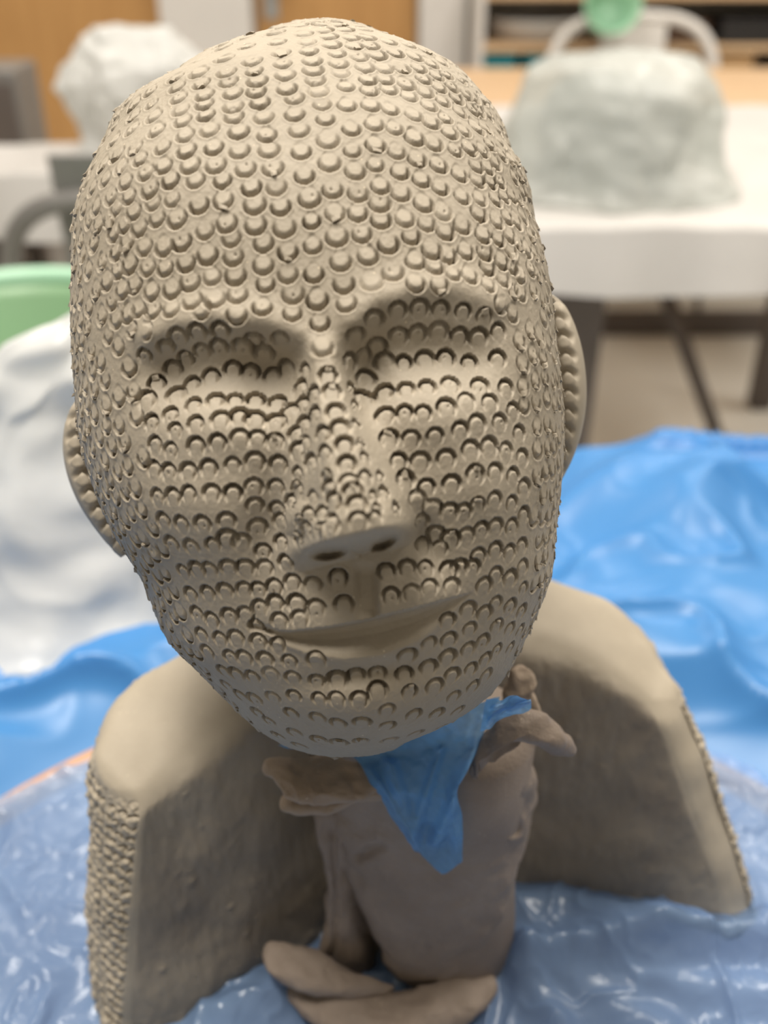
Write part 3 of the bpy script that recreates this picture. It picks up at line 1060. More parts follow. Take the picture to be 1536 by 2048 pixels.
def build_shoulders():
    # plan points of the hollow front face and of the back, at table level and at the top
    Fb = crom([(-0.119, 0.264), (-0.096, 0.268), (-0.066, 0.287), (-0.03, 0.317), (0.01, 0.336), (0.06, 0.340), (0.115, 0.334), (0.152, 0.326), (0.176, 0.319)], 220)
    Ft = crom([(-0.098, 0.291), (-0.084, 0.304), (-0.060, 0.328), (-0.03, 0.350), (0.01, 0.368), (0.055, 0.377), (0.085, 0.375), (0.108, 0.368), (0.127, 0.360)], 220)
    Bt = crom([(-0.127, 0.318), (-0.127, 0.340), (-0.108, 0.366), (-0.06, 0.402), (0.0, 0.432), (0.06, 0.437), (0.10, 0.428), (0.128, 0.410), (0.140, 0.382)], 220)
    Bb = crom([(-0.139, 0.292), (-0.142, 0.330), (-0.12, 0.375), (-0.06, 0.415), (0.0, 0.445), (0.08, 0.445), (0.15, 0.415), (0.185, 0.375), (0.190, 0.335)], 220)
    q = np.linspace(0, 1, 220)
    zt = np.interp(q, [0, 0.10, 0.25, 0.5, 0.75, 0.9, 1], [0.884, 0.892, 0.897, 0.900, 0.898, 0.888, 0.872])
    # profile: up the front, over the top, down the back, as a rounded rectangle in (k, h)
    rk, rh = 0.22, 0.10
    prof = [(0, h) for h in np.linspace(0, 1 - rh, 210)]
    prof += [(rk - rk * math.cos(a), 1 - rh + rh * math.sin(a)) for a in np.linspace(0.02, math.pi / 2, 36)]
    prof += [(k, 1) for k in np.linspace(rk, 1 - rk, 40)[1:]]
    prof += [(1 - rk + rk * math.sin(a), 1 - rh + rh * math.cos(a)) for a in np.linspace(0.04, math.pi / 2, 30)]
    prof += [(1, h) for h in np.linspace(1 - rh, 0, 170)[1:]]
    prof = np.array(prof)
    nv = len(prof)
    ncap = 46
    colsP = []
    meta = []

    def column(i, kc=1.0, ext=0.0, tdir=None, cap=0.0):
        k = 0.5 + (prof[:, 0] - 0.5) * kc
        h = prof[:, 1] * (1 - 0.05 * (1 - kc))
        F = Fb[i] + (Ft[i] - Fb[i]) * (h ** 1.1)[:, None]
        Bk = Bb[i] + (Bt[i] - Bb[i]) * (h ** 1.3)[:, None]
        p = F + (Bk - F) * k[:, None]
        z = TZ + (zt[i] - TZ) * h
        # the top falls a little towards the hollow
        z = z - 0.007 * (1 - k) * sstep(0.85, 1.0, h)
        if tdir is not None:
            p = p + tdir * ext
        return np.column_stack([p, z])
    dl = (Fb[0] - Fb[6]) / np.linalg.norm(Fb[0] - Fb[6])
    dr = (Fb[-1] - Fb[-7]) / np.linalg.norm(Fb[-1] - Fb[-7])
    for a in np.linspace(math.pi / 2 - 0.004, 0.03, ncap):
        colsP.append(column(0, math.cos(a), 0.006 * math.sin(a), np.array([-0.75, -0.66]), 1))
        meta.append(-math.sin(a))
    for i in range(220):
        colsP.append(column(i))
        meta.append(q[i])
    for a in np.linspace(0.03, math.pi / 2 - 0.004, ncap):
        colsP.append(column(219, math.cos(a), 0.007 * math.sin(a), np.array([0.97, -0.25]), 1))
        meta.append(1 + math.sin(a))
    V = np.array(colsP)                       # (columns, profile, 3)
    nc = V.shape[0]
    for it in range(60):                      # soften the turn from the ends to the long sides
        for c0 in (ncap, nc - ncap):
            a, b = c0 - 30, c0 + 26
            V[a:b] = 0.5 * V[a:b] + 0.25 * (V[a - 1:b - 1] + V[a + 1:b + 1])
    for it in range(40):
        V[:, 1:-1] = 0.5 * V[:, 1:-1] + 0.25 * (V[:, :-2] + V[:, 2:])
    N = grid_normals(V)
    c = np.array([0.03, 0.37, 0.81])
    if ((V - c) * N).sum(-1).mean() < 0:
        N = -N
    meta = np.array(meta)[:, None] + 0 * V[..., 0]
    kk = prof[None, :, 0] + 0 * meta
    hh = prof[None, :, 1] + 0 * meta
    # thumbed, scraped surface in the hollow, smooth top
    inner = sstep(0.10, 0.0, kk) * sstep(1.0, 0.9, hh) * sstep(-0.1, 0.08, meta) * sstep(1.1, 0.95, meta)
    Q = V * np.array([1.0, 1.0, 0.45])
    d = 0.0016 * fbm(V, 30, 2, 5) + inner * (0.0012 * fbm(Q, 38, 3, 9) + 0.0004 * fbm(V * np.array([2.5, 2.5, 0.7]), 130, 2, 11))
    pits = np.clip(fbm(V, 260, 2, 21) - 0.62, 0, 1)
    d += inner * 0.0016 * np.clip(fbm(V, 200, 2, 21) - 0.85, 0, 1)
    # ragged foot
    d += sstep(0.10, 0.0, hh) * 0.002 * fbm(V, 160, 2, 14)
    # stamped outside: staggered small scales (left end, right edge and the whole back)
    out = sstep(0.42, 0.56, kk) * np.where(meta < 0, 1, 0)
    out = np.maximum(out, sstep(0.9, 1.0, kk) * sstep(1.0, 0.92, hh) * (meta >= 0) * (meta <= 1))
    out = np.maximum(out, np.where(meta > 1, sstep(0.15, 0.4, kk), 0) * sstep(1.0, 0.93, hh))
    capL = np.where(meta < 0, sstep(-0.30, -0.52, meta), 0) * sstep(0.985, 0.93, hh)
    out = np.maximum(out * sstep(1.0, 0.94, hh), capL)
    s_ = np.where(V[..., 0] < 0.02, -0.58 * V[..., 0] + 0.81 * V[..., 1], 0.66 * V[..., 0] + 0.75 * V[..., 1])
    cell = 0.0054
    row = np.floor(V[..., 2] / cell)
    fz = V[..., 2] / cell - row - 0.5
    fx = (s_ / cell + 0.5 * (row % 2) + 0.25 * vnoise(V, 300, 3))
    fx = fx - np.floor(fx) - 0.5
    rr = np.hypot(fx, fz)
    g = np.exp(-((rr - 0.36) / 0.10) ** 2) * sstep(-0.4, 0.5, fz / (rr + 1e-6))
    d += out * (-0.0018 * g + 0.0005 * sstep(0.35, 0.2, rr) + 0.0008 * vnoise(V, 480, 8))
    d *= sstep(1.0, 0.998, np.abs(np.where(meta > 1, meta - 1, meta))) * (meta < 0) + (meta >= 0)
    V = V + N * d[..., None]
    f = grid_faces(nc, nv)
    n = nc * nv
    fl = [tuple(x) for x in f]
    fl += [((k + 1) * nv, k * nv, k * nv + nv - 1, (k + 1) * nv + nv - 1) for k in range(nc - 1)]
    fl += [tuple(range(nv))[::-1], tuple(range((nc - 1) * nv, nc * nv))]
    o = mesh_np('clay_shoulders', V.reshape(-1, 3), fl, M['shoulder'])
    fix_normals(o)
    damp_shade = np.clip(inner * (0.78 + 0.35 * fbm(V, 22, 3, 51)), 0, 1) * 0.80  # moist tint plus painted-in shade, hollow only
    at = o.data.attributes.new('damp_shade', 'FLOAT', 'POINT')
    at.data.foreach_set('value', damp_shade.ravel().astype(np.float32))
    return tag(o, 'hollow smooth-topped clay shoulder piece with stamped outer sides, standing behind the head', 'sculpture')


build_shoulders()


# ------------------------------------------------------------------ the brown clay prop under the head
def pillow(name, outline, surf, thick, mat, parent, n=2.6, rings=22, seg=150, rough=0.0006, seed=1, center=None, normal=None, shape=None, back=1.0):
    """a slab of clay: closed outline with rounded edges, real thickness; surf maps outline units to space"""
    O = crom(outline, seg, True)
    c = np.array(center if center is not None else O.mean(0), float)
    f = np.sin(np.linspace(0.0, math.pi / 2, rings))
    f[0] = 0.02
    front, backv = [], []
    for k in range(rings):
        p = c + (O - c) * f[k]
        t = thick / 2 * (1 - f[k] ** n) ** (1 / n)
        m = surf(p[:, 0], p[:, 1])
        e = 1e-0
        mu = surf(p[:, 0] + 2, p[:, 1]) - m
        mv = surf(p[:, 0], p[:, 1] + 2) - m
        nn = np.cross(mv, mu)
        nn /= np.linalg.norm(nn, axis=1, keepdims=True)
        if (nn * (CAM - m)).sum() < 0:
            nn = -nn
        extra = shape(p[:, 0], p[:, 1])[:, None] if shape else 0
        front.append(m + nn * (t + extra))
        backv.append(m - nn * (t * back - extra))
    V = np.vstack(front + backv[:-1][::-1])
    nr = len(V) // seg
    V = V + rough * np.stack([fbm(V, 90, 3, seed), fbm(V, 90, 3, seed + 5), fbm(V, 90, 3, seed + 9)], 1)
    F = [tuple(x) for x in grid_faces(nr, seg, True)]
    F += [tuple(range(seg))[::-1], tuple(range((nr - 1) * seg, nr * seg))]
    o = mesh_np(name, V, F, mat, parent, True)
    return fix_normals(o)


prop = thing('clay_prop', (0.03, 0.305, TZ), 'brown folded clay slabs standing as a prop under the stamped head', 'clay prop')
prop_inv = np.array(prop.location)


def into(parent):
    """keep children where they were modelled"""
    from mathutils import Matrix
    for ch in parent.children:
        ch.matrix_parent_inverse = Matrix.Translation(-Vector(parent.location))


# core that carries the head
b = MB()
b.lathe([(0.026, 0.0), (0.030, 0.004), (0.029, 0.03), (0.026, 0.07), (0.028, 0.11), (0.030, 0.150), (0.022, 0.158)], (0.035, 0.312, TZ), 40)
b.build('core', M['prop'], prop, True)


def s_front(px, py):
    Y = 0.290 + 0.020 * ((px - 860) / 200.0) ** 2 - 0.016 * (py - 1740) / 240.0 * 0.35
    Y = Y - 0.0035 * np.exp(-((px - 950 - 0.35 * (py - 1600)) / 90) ** 2)
    return on_y(px, py, Y)


def front_shape(px, py):
    d, t = seg_dist(px, py, [(935, 1560), (980, 1598), (1008, 1640)])
    h = -0.0040 * np.exp(-(d / 9) ** 2) + 0.0014 * np.exp(-((d - 18) / 12) ** 2)
    h += 0.006 * np.exp(-((px - 1000) / 55) ** 2 - ((py - 1545) / 50) ** 2)
    d, t = seg_dist(px, py, [(730, 1700), (775, 1672)])
    h -= 0.0026 * np.exp(-(d / 7) ** 2)
    d, t = seg_dist(px, py, [(780, 1930), (805, 1965)])
    h -= 0.0014 * np.exp(-(d / 6) ** 2)
    d, t = seg_dist(px, py, [(848, 1865), (860, 1890)])
    h -= 0.001 * np.exp(-(d / 4) ** 2)
    return h


o = pillow('front_slab', [(640, 1500), (760, 1470), (900, 1460), (1000, 1470), (1045, 1510), (1060, 1575), (1055, 1640), (1035, 1720), (1010, 1800), (975, 1880), (925, 1945), (870, 1972), (820, 1972), (785, 1945), (755, 1880), (725, 1810), (695, 1740), (662, 1665), (630, 1590)],
           s_front, 0.013, M['prop'], prop, n=3.2, rings=44, seg=240, rough=0.0010, seed=2, shape=front_shape)

o = pillow('side_fold', [(630, 1600), (690, 1640), (720, 1740), (765, 1860), (800, 1965), (720, 1972), (650, 1940), (634, 1915), (650, 1850), (655, 1780), (645, 1700), (628, 1640)],
           lambda px, py: on_y(px, py, 0.303 + 0.012 * ((px - 690) / 70) ** 2 * np.sign(px - 690) * (px > 690) - 0.010 * (py - 1700) / 270), 0.012, M['prop'], prop, n=2.6, rings=26, seg=160, rough=0.0012, seed=12,
           shape=lambda px, py: -0.002 * np.exp(-(seg_dist(px, py, [(668, 1660), (678, 1780), (662, 1930)])[0] / 7) ** 2) - 0.0045 * np.exp(-(seg_dist(px, py, [(700, 1740), (735, 1860), (775, 1960)])[0] / 22) ** 2))

o = pillow('upper_slab', [(527, 1545), (545, 1522), (600, 1520), (700, 1530), (790, 1540), (800, 1570), (740, 1590), (660, 1598), (590, 1602), (552, 1585)],
           lambda px, py: on_z(px, py, 0.8965 - 0.00002 * (px - 640)), 0.009, M['prop_dry'], prop, n=2.3, rings=24, seg=160, rough=0.0019, seed=22)
o = pillow('lower_slab', [(556, 1604), (566, 1590), (620, 1590), (700, 1574), (780, 1560), (800, 1580), (745, 1598), (690, 1614), (640, 1626), (590, 1630), (562, 1622)],
           lambda px, py: on_z(px, py, 0.8865 + 0.000035 * (px - 600)), 0.0085, M['prop_dry'], prop, n=2.3, rings=20, seg=160, rough=0.0010, seed=25)

# curled flap on the right
o = pillow('curled_flap', [(940, 1530), (960, 1480), (1000, 1440), (1050, 1415), (1085, 1425), (1115, 1450), (1142, 1488), (1147, 1508), (1128, 1516), (1090, 1500), (1060, 1488), (1020, 1480), (985, 1500), (955, 1545)],
           lambda px, py: on_y(px, py, 0.290 - 0.010 * np.sin(np.clip((px - 960) / 190, 0, 1) * math.pi) + 0.00012 * np.clip(1470 - py, -60, 80)), 0.012, M['prop'], prop, n=2.3, rings=22, seg=160, rough=0.0011, seed=32, center=(1055, 1465))
o = pillow('ragged_edge', [(1012, 1420), (1018, 1370), (1030, 1335), (1055, 1328), (1070, 1352), (1066, 1378), (1085, 1400), (1096, 1440), (1120, 1470), (1080, 1470), (1040, 1455)],
           lambda px, py: on_y(px, py, 0.312 + 0.0001 * (1400 - py)), 0.010, M['prop_dry'], prop, n=2.2, rings=18, seg=140, rough=0.0020, seed=35)

# trodden slabs at the foot
o = pillow('foot_slab', [(528, 1905), (545, 1888), (590, 1895), (650, 1915), (720, 1955), (790, 1975), (720, 1990), (640, 1985), (570, 1966), (538, 1940)],
           lambda px, py: on_z(px, py, 0.7735 - 0.00004 * (px - 600)), 0.011, M['prop'], prop, n=2.4, rings=22, seg=150, rough=0.0011, seed=42)
o = pillow('foot_slab', [(560, 1978), (640, 1982), (740, 1990), (840, 1985), (920, 1962), (975, 1950), (992, 1975), (965, 2020), (900, 2062), (800, 2085), (700, 2080), (620, 2045)],
           lambda px, py: on_z(px, py, 0.7575 + 0.0 * px), 0.018, M['prop'], prop, n=2.5, rings=26, seg=170, rough=0.0013, seed=45)
o = pillow('foot_slab', [(900, 1960), (920, 1915), (950, 1885), (980, 1890), (1004, 1920), (1000, 1945), (985, 1962), (940, 1955), (915, 1975)],
           lambda px, py: on_y(px, py, 0.292 + 0.0001 * (px - 950)), 0.014, M['prop'], prop, n=2.2, rings=20, seg=140, rough=0.0012, seed=48,
           shape=lambda px, py: -0.005 * np.exp(-((px - 965) / 28) ** 2 - ((py - 1945) / 10) ** 2))
into(prop)

# ------------------------------------------------------------------ scrap of blue film between head and prop
def film_patch(name, left, right, yfun, nu, nv, mat, wr=0.0008, seed=3, folds=None):
    Lp, Rp = crom(left, nv), crom(right, nv)
    s = np.linspace(0, 1, nu)[None, :, None]
    P = Lp[:, None, :] * (1 - s) + Rp[:, None, :] * s
    px, py = P[..., 0], P[..., 1]
    Y = yfun(px, py)
    if folds:
        for pts, amp, wd in folds:
            d, t = seg_dist(px, py, pts)
            Y = Y - amp * np.exp(-(d / wd) ** 2)
    V = on_y(px, py, Y)
    V = V + wr * np.stack([0 * px, fbm(V, 130, 3, seed), fbm(V, 160, 2, seed + 3)], -1)
    return mesh_np(name, V.reshape(-1, 3), grid_faces(nv, nu), mat)


yf = lambda px, py: 0.2735 + 0.0045 * ((px - 860) / 200.0) ** 2 - 0.0055 * (py - 1740) / 240.0 + 0.010 * sstep(1600, 1480, py) - 0.0035 * np.exp(-((px - 950 - 0.35 * (py - 1600)) / 90) ** 2)
scrap = film_patch('plastic_scrap', [(556, 1490), (640, 1505), (712, 1520), (745, 1575), (785, 1635), (825, 1695), (884, 1748)],
                   [(1000, 1395), (985, 1425), (966, 1470), (945, 1520), (915, 1580), (925, 1640), (925, 1722)],
                   yf, 90, 110, M['blue_scrap'], 0.0011, 4,
                   [([(880, 1500), (820, 1690)], 0.002, 10), ([(965, 1440), (950, 1500), (868, 1690)], 0.004, 14), ([(780, 1530), (830, 1690)], 0.003, 16), ([(740, 1540), (850, 1720)], 0.002, 8), ([(905, 1610), (915, 1720)], 0.002, 9)])
tag(scrap, 'torn blue plastic film hanging in a V below the chin over the clay prop', 'plastic film')
sc2 = film_patch('film_corner', [(972, 1395), (966, 1425), (960, 1462)], [(1062, 1392), (1060, 1420), (1020, 1440)],
                 lambda px, py: 0.2725 + 0.00003 * (px - 1000), 50, 40, M['blue_scrap'], 0.0016, 14,
                 [([(980, 1440), (1060, 1400)], 0.003, 6), ([(985, 1415), (1055, 1385)], 0.002, 5)])
sc2.parent = scrap

# ------------------------------------------------------------------ our table, the board and the blue sheet
tbl = thing('work_table', (-0.17, 0.37, 0), 'brown table under the blue plastic sheet, carrying the clay head and shoulders', 'table')
b = MB(); b.box((-0.17, 0.37, 0.7105), (1.10, 0.96, 0.025), 0.006); b.build('table_top', M['table_top'], tbl)
for sx in (-0.67, 0.33):
    for sy in (-0.06, 0.80):
        b = MB(); b.box((sx, sy, 0.348), (0.05, 0.05, 0.696), 0.004); b.build('leg', M['grey_metal'], tbl)
into(tbl)

# round board under the sculpture (its wooden edge shows on the left)
BC, BR = (0.005, 0.200), 0.313
brd = thing('round_board', (BC[0], BC[1], 0.732), 'round modelling board under crumpled plastic, its orange wooden edge showing at left', 'board')
b = MB(); b.lathe([(BR - 0.002, 0.0), (BR, 0.002), (BR, 0.0125), (BR - 0.002, 0.0128)], (BC[0], BC[1], 0.732), 128); b.build('board_edge', M['board_edge'], brd, True)
b = MB(); b.lathe([(BR - 0.020, 0.0128), (BR - 0.021, 0.0140)], (BC[0], BC[1], 0.732), 128); b.build('board_top', M['board_top'], brd)
into(brd)


def sheet():
    """blue polythene spread over the table in broad soft folds"""
    nx, ny = 330, 300
    xs = np.linspace(-0.80, 0.46, nx)
    ys = np.linspace(-0.02, 0.93, ny)
    X, Y = np.meshgrid(xs, ys)
    P = np.stack([X, Y, 0 * X], -1)
    rim = np.hypot(X - BC[0], Y - BC[1]) - BR
    far = sstep(0.004, 0.07, rim)
    W1 = P + 0.05 * np.stack([fbm(P, 4, 2, 3), fbm(P, 4, 2, 5), 0 * X], -1)
    W1 = W1 * np.array([1.0, 1.8, 1])
    n1 = fbm(W1, 4.2, 2, 11)
    Z = 0.7262 + far * (0.036 * (n1 * 0.5 + 0.5) + 0.022 * (1 - np.abs(fbm(W1, 6.5, 2, 23))) ** 3 + 0.004 * (1 - np.abs(fbm(W1, 20, 1, 27))) ** 2)
    # a bigger swell towards the far right corner
    Z = Z + far * 0.030 * np.exp(-((X - 0.24) / 0.10) ** 2 - ((Y - 0.74) / 0.10) ** 2)
    ex = np.maximum(np.abs(X + 0.17) - 0.50, 0)
    ey = np.maximum(Y - 0.79, 0)
    e = np.hypot(ex, ey)
    over = np.clip(e - 0.05, 0, None)
    sc = np.where(over > 0, (0.056 + over * 0.25) / np.maximum(e, 1e-6), 1.12)
    Z = Z - np.clip(over * 5.0, 0, 0.30)
    V = np.stack([np.where(ex > 0, -0.17 + np.sign(X + 0.17) * (0.50 + ex * sc), X), np.where(ey > 0, 0.79 + ey * sc, Y), Z], -1)
    o = mesh_np('plastic_sheet', V.reshape(-1, 3), grid_faces(ny, nx), M['blue'])
    tag(o, 'smooth bright blue plastic sheet covering the table behind the sculpture', 'plastic sheet')


sheet()


def board_film():
    """thinner crumpled film over the round board, rucked round the sculpture"""
    nt, nr_ = 620, 330
    th = np.linspace(0, 2 * np.pi, nt, endpoint=False)
    rr = np.linspace(0.0005, 1, nr_) ** 0.9
    edge = BR * (0.968 + 0.035 * np.exp(-((th - 0.7) / 0.5) ** 2) + 0.008 * np.sin(5 * th + 1) + 0.008 * np.sin(11 * th))
    X = BC[0] + rr[:, None] * edge[None, :] * np.cos(th)
    Y = BC[1] + rr[:, None] * edge[None, :] * np.sin(th)
    P = np.stack([X, Y, 0 * X], -1)
    W2 = P + 0.012 * np.stack([fbm(P, 20, 2, 7), fbm(P, 20, 2, 8), 0 * X], -1)
    r1 = (1 - np.abs(fbm(W2, 22, 2, 31))) ** 4
    r2 = (1 - np.abs(fbm(W2, 55, 2, 37))) ** 3
    Z = 0.7482 + 0.0045 * r1 + 0.0022 * r2 + 0.0025 * (fbm(P, 14, 2, 41) + 0.6)
    a0 = on_z(1000, 1928, 0.75)
    for (px, py, h, w) in [(1536, 1868, 0.020, 0.012), (1536, 1990, 0.010, 0.010), (1330, 2048, 0.009, 0.009), (1120, 2048, 0.010, 0.008), (1500, 1900, 0.010, 0.006)]:
        b0 = on_z(px, py, 0.755)
        dd, t = seg_dist(X, Y, [a0[:2], b0[:2]])
        Z = Z + h * (0.35 + 0.65 * t) * np.exp(-(dd / w) ** 2) * sstep(0, 0.1, t)
    p0, p1, p2 = on_z(960, 1850, 0.75), on_z(1120, 1835, 0.75), on_z(1300, 1880, 0.75)
    dd, t = seg_dist(X, Y, [p0[:2], p1[:2], p2[:2]])
    Z = Z + 0.018 * np.exp(-(dd / 0.016) ** 2)
    p0, p1 = on_z(560, 1985, 0.75), on_z(450, 2048, 0.75)
    dd, t = seg_dist(X, Y, [p0[:2], p1[:2]])
    Z = Z + 0.013 * np.exp(-(dd / 0.012) ** 2)
    V = np.stack([X, Y, Z], -1)
    o = mesh_np('plastic_film', V.reshape(-1, 3), grid_faces(nr_, nt, True), M['pale_blue'])
    tag(o, 'pale crumpled see-through blue film on the round board, at the foot of the sculpture', 'plastic film')


board_film()


# ------------------------------------------------------------------ draped, covered works
def drape(name, cx, cy, z0, prof, label, cat, mat, seed, amp=0.012, sx=1.0, sy=1.0, nseg=150, nr=90, skirt=0.03, shear=(0, 0), group=None, folds=9):
    """film thrown over a lump: folds fan down from the top"""
    p = crom(prof, nr)
    th = np.linspace(0, 2 * np.pi, nseg, endpoint=False)
    R, T = p[:, :1], th[None, :]
    h = p[:, 1:2] + 0 * T
    H_ = p[0, 1]
    down = np.clip(1 - h / H_, 0, 1)
    ph = folds * T + 1.6 * np.sin(2 * T + seed) + 1.2 * np.sin(3 * T + 2 * seed)
    f = (np.abs(np.sin(ph / 2)) ** 0.7 - 0.6) * amp * (0.15 + down)
    rr = R + f
    X = cx + sx * rr * np.cos(T) + shear[0] * h
    Y = cy + sy * rr * np.sin(T) + shear[1] * h
    Z = z0 + h
    V = np.stack([X, Y, Z], -1)
    V = V + np.stack([fbm(V, 12, 3, seed), fbm(V, 12, 3, seed + 3), 0.7 * fbm(V, 10, 3, seed + 6) * (0.3 + 0.7 * sstep(0, 0.02, h))], -1) * amp * 0.8
    V[..., 2] = np.maximum(V[..., 2], z0 + 0.001)
    F = [tuple(x) for x in grid_faces(nr, nseg, True)] + [tuple(range(nseg))]
    o = mesh_np(name, V.reshape(-1, 3), F, mat)
    fix_normals(o)
    return tag(o, label, cat, group)


drape('covered_sculpture', -0.272, 0.665, 0.738, [(0.015, 0.215), (0.05, 0.195), (0.085, 0.15), (0.13, 0.085), (0.16, 0.03), (0.205, 0.006)],
      'white plastic draped over a work on the blue sheet, left of the head', 'covered sculpture', M['white_film'], 5, 0.022, 1.05, 0.62, shear=(0.38, 0.05), folds=7)

# ------------------------------------------------------------------ white-sheeted tables behind
def cloth_table(name, x0, x1, y0, y1, label, cover_label, drop, seed, legs, ycov=None):
    t = thing(name, ((x0 + x1) / 2, (y0 + y1) / 2, 0), label, 'table')
    b = MB(); b.box(((x0 + x1) / 2, (y0 + y1) / 2, 0.728), (x1 - x0, y1 - y0, 0.035), 0.004); b.build('table_top', M['bench'], t)
    b = MB(); b.box(((x0 + x1) / 2, (y0 + y1) / 2, 0.685), (x1 - x0 - 0.04, y1 - y0 - 0.04, 0.05), 0.003); b.build('apron', M['bench'], t)
    for (lx, ly, w, dd) in legs:
        b = MB(); b.box((lx, ly, 0.335), (w, dd, 0.67), 0.006); b.build('leg', M['leg'], t)
    into(t)
    yc = ycov if ycov else y1
    n1, n2, ns = 80, 40, 40
    us = np.linspace(x0 - 0.004, x1 + 0.004, 120)
    path = []
    for s_ in np.linspace(1, 0, 40):
        path.append((y0 + (yc - y0) * s_, 0.7485))
    for a in np.linspace(0.1, math.pi / 2, 8):
        path.append((y0 - 0.010 * math.sin(a), 0.7385 + 0.010 * math.cos(a)))
    for s_ in np.linspace(0.03, 1, 24):
        path.append((y0 - 0.010 - 0.01 * s_, 0.7385 - drop * s_))
    path = np.array(path)
    U, I = np.meshgrid(us, np.arange(len(path)), indexing='ij')
    V = np.stack([U, path[I][..., 0], path[I][..., 1]], -1)
    hang = np.clip((0.74 - V[..., 2]) / drop, 0, 1)
    V[..., 1] -= hang * (0.012 * (vnoise(V * np.array([1, 0, 0.3]), 9, seed) + 0.9)) 
    V[..., 2] += (1 - hang) * 0.005 * (fbm(V, 9, 2, seed) + 1) + hang * 0.012 * vnoise(V, 5, seed + 4) * hang
    o = mesh_np('table_cloth', V.reshape(-1, 3), grid_faces(V.shape[0], V.shape[1]), M['cloth'])
    tag(o, cover_label, 'sheet')
    return t


cloth_table('bench_table', 0.12, 1.08, 1.56, 2.56, 'table under the white sheet with brown board leg, right of the head', 'white sheet over the table right of the head', 0.088, 3,
            [(0.322, 1.66, 0.115, 0.05), (1.02, 1.66, 0.06, 0.05), (0.19, 2.46, 0.06, 0.05), (1.02, 2.46, 0.06, 0.05)])
wb = thing('wood_bench', (0.9, 2.89, 0), 'bare pale wood bench between white-sheeted table and white chair', 'bench')
b = MB(); b.box((0.9, 2.89, 0.730), (1.45, 0.58, 0.04), 0.005); b.build('bench_top', M['bench'], wb)
for lx in (0.23, 1.57):
    for ly in (2.66, 3.12):
        b = MB(); b.box((lx, ly, 0.355), (0.05, 0.05, 0.71), 0.004); b.build('leg', M['leg'], wb)
into(wb)
cloth_table('side_table', -1.75, -0.42, 1.91, 2.14, 'wood table under a white sheet, behind the grey chair', 'white sheet over the table left of the head', 0.10, 8,
            [(-1.69, 1.96, 0.07, 0.05), (-0.75, 1.96, 0.07, 0.05), (-1.69, 2.09, 0.07, 0.05), (-0.75, 2.09, 0.07, 0.05)])
b = MB(); b.box((0.9, 2.99, 0.035), (1.26, 0.05, 0.07), 0.006); tag(b.build('foot_rail', M['leg']), 'dark low rail on the floor beneath the bare wood bench', 'rail')

drape('covered_sculpture', 0.395, 1.785, 0.755, [(0.02, 0.208), (0.11, 0.204), (0.158, 0.175), (0.178, 0.11), (0.198, 0.045), (0.225, 0.004)],
      'wide clear-plastic-draped sculpture on the white-sheeted table at right', 'covered sculpture', M['haze_film'], 9, 0.019, 1.0, 0.72, folds=5)


def lump(cx, cy, z0, prof, sx, sy, seed, label):
    p = crom(prof, 40)
    th = np.linspace(0, 2 * np.pi, 60, endpoint=False)
    X = cx + sx * p[:, :1] * np.cos(th)
    Y = cy + sy * p[:, :1] * np.sin(th)
    V = np.stack([X, Y, z0 + p[:, 1:2] + 0 * X], -1)
    V = V + 0.012 * np.stack([fbm(V, 14, 2, seed), fbm(V, 14, 2, seed + 1), 0 * X], -1)
    F = [tuple(x) for x in grid_faces(40, 60, True)] + [tuple(range(60)), tuple(range(39 * 60, 40 * 60))[::-1]]
    o = fix_normals(mesh_np('clay_work', V.reshape(-1, 3), F, M['lump']))
    return tag(o, label, 'sculpture')


lump(0.390, 1.80, 0.755, [(0.02, 0.185), (0.08, 0.175), (0.115, 0.12), (0.12, 0.06), (0.13, 0.0)], 1.0, 0.65, 3, 'grey-green clay work showing dimly through clear plastic on the right white-sheeted table')
drape('covered_sculpture', -0.470, 2.02, 0.755, [(0.02, 0.225), (0.07, 0.212), (0.120, 0.16), (0.130, 0.10), (0.105, 0.03), (0.115, 0.003)],
      'tall white-wrapped sculpture on the left table, before the wooden door', 'covered sculpture', M['white_film'], 13, 0.030, 1.15, 0.62, folds=4)


# ------------------------------------------------------------------ metal chairs
def metal_chair(loc, rz, mat, label, group=None, w=0.235, arch=0.86, tr=0.0135, sw=0.14):
    t = thing('metal_chair', loc, label, 'chair', group, rz)
    o_ = []
    b = MB(); b.box((0, 0, 0.45), (0.36, 0.36, 0.018), 0.008); o_.append(b.build('seat', mat, t))
    pts = []
    for a in np.linspace(0, math.pi, 28):
        x = w * math.copysign(abs(math.cos(a)) ** 0.62, math.cos(a))
        z = arch - 0.20 + 0.20 * math.sin(a) ** 0.75
        pts.append((x, -0.19 - 0.05 * math.sin(a), z))
    pts = [(w, -0.16, 0.46), (w, -0.17, 0.56)] + pts + [(-w, -0.17, 0.56), (-w, -0.16, 0.46)]
    b = MB(); b.tube(pts, tr, 12); o_.append(b.build('back_frame', mat, t, True))
    b = MB(); b.box((0, -0.215, 0.655), (sw, 0.012, 0.39), 0.005, rx=0.10); o_.append(b.build('splat', mat, t))
    for sx in (-1, 1):
        for sy in (-1, 1):
            b = MB(); b.tube([(sx * 0.165, sy * 0.165, 0.45), (sx * 0.195, sy * 0.20, 0.22), (sx * 0.215, sy * 0.225, 0.0)], 0.015, 10, rads=[0.019, 0.016, 0.012])
            o_.append(b.build('leg', mat, t, True))
    return t


metal_chair((0.80, 3.30, 0), math.pi, M['white_metal'], 'white metal chair with arched back, beyond the bare wood bench', w=0.265, arch=0.85, tr=0.019, sw=0.21)
metal_chair((-0.43, 1.85, 0), 0.02, M['grey_metal'], 'dark grey metal chair with arched back, left behind the head', w=0.205, arch=0.78, tr=0.017, sw=0.20)

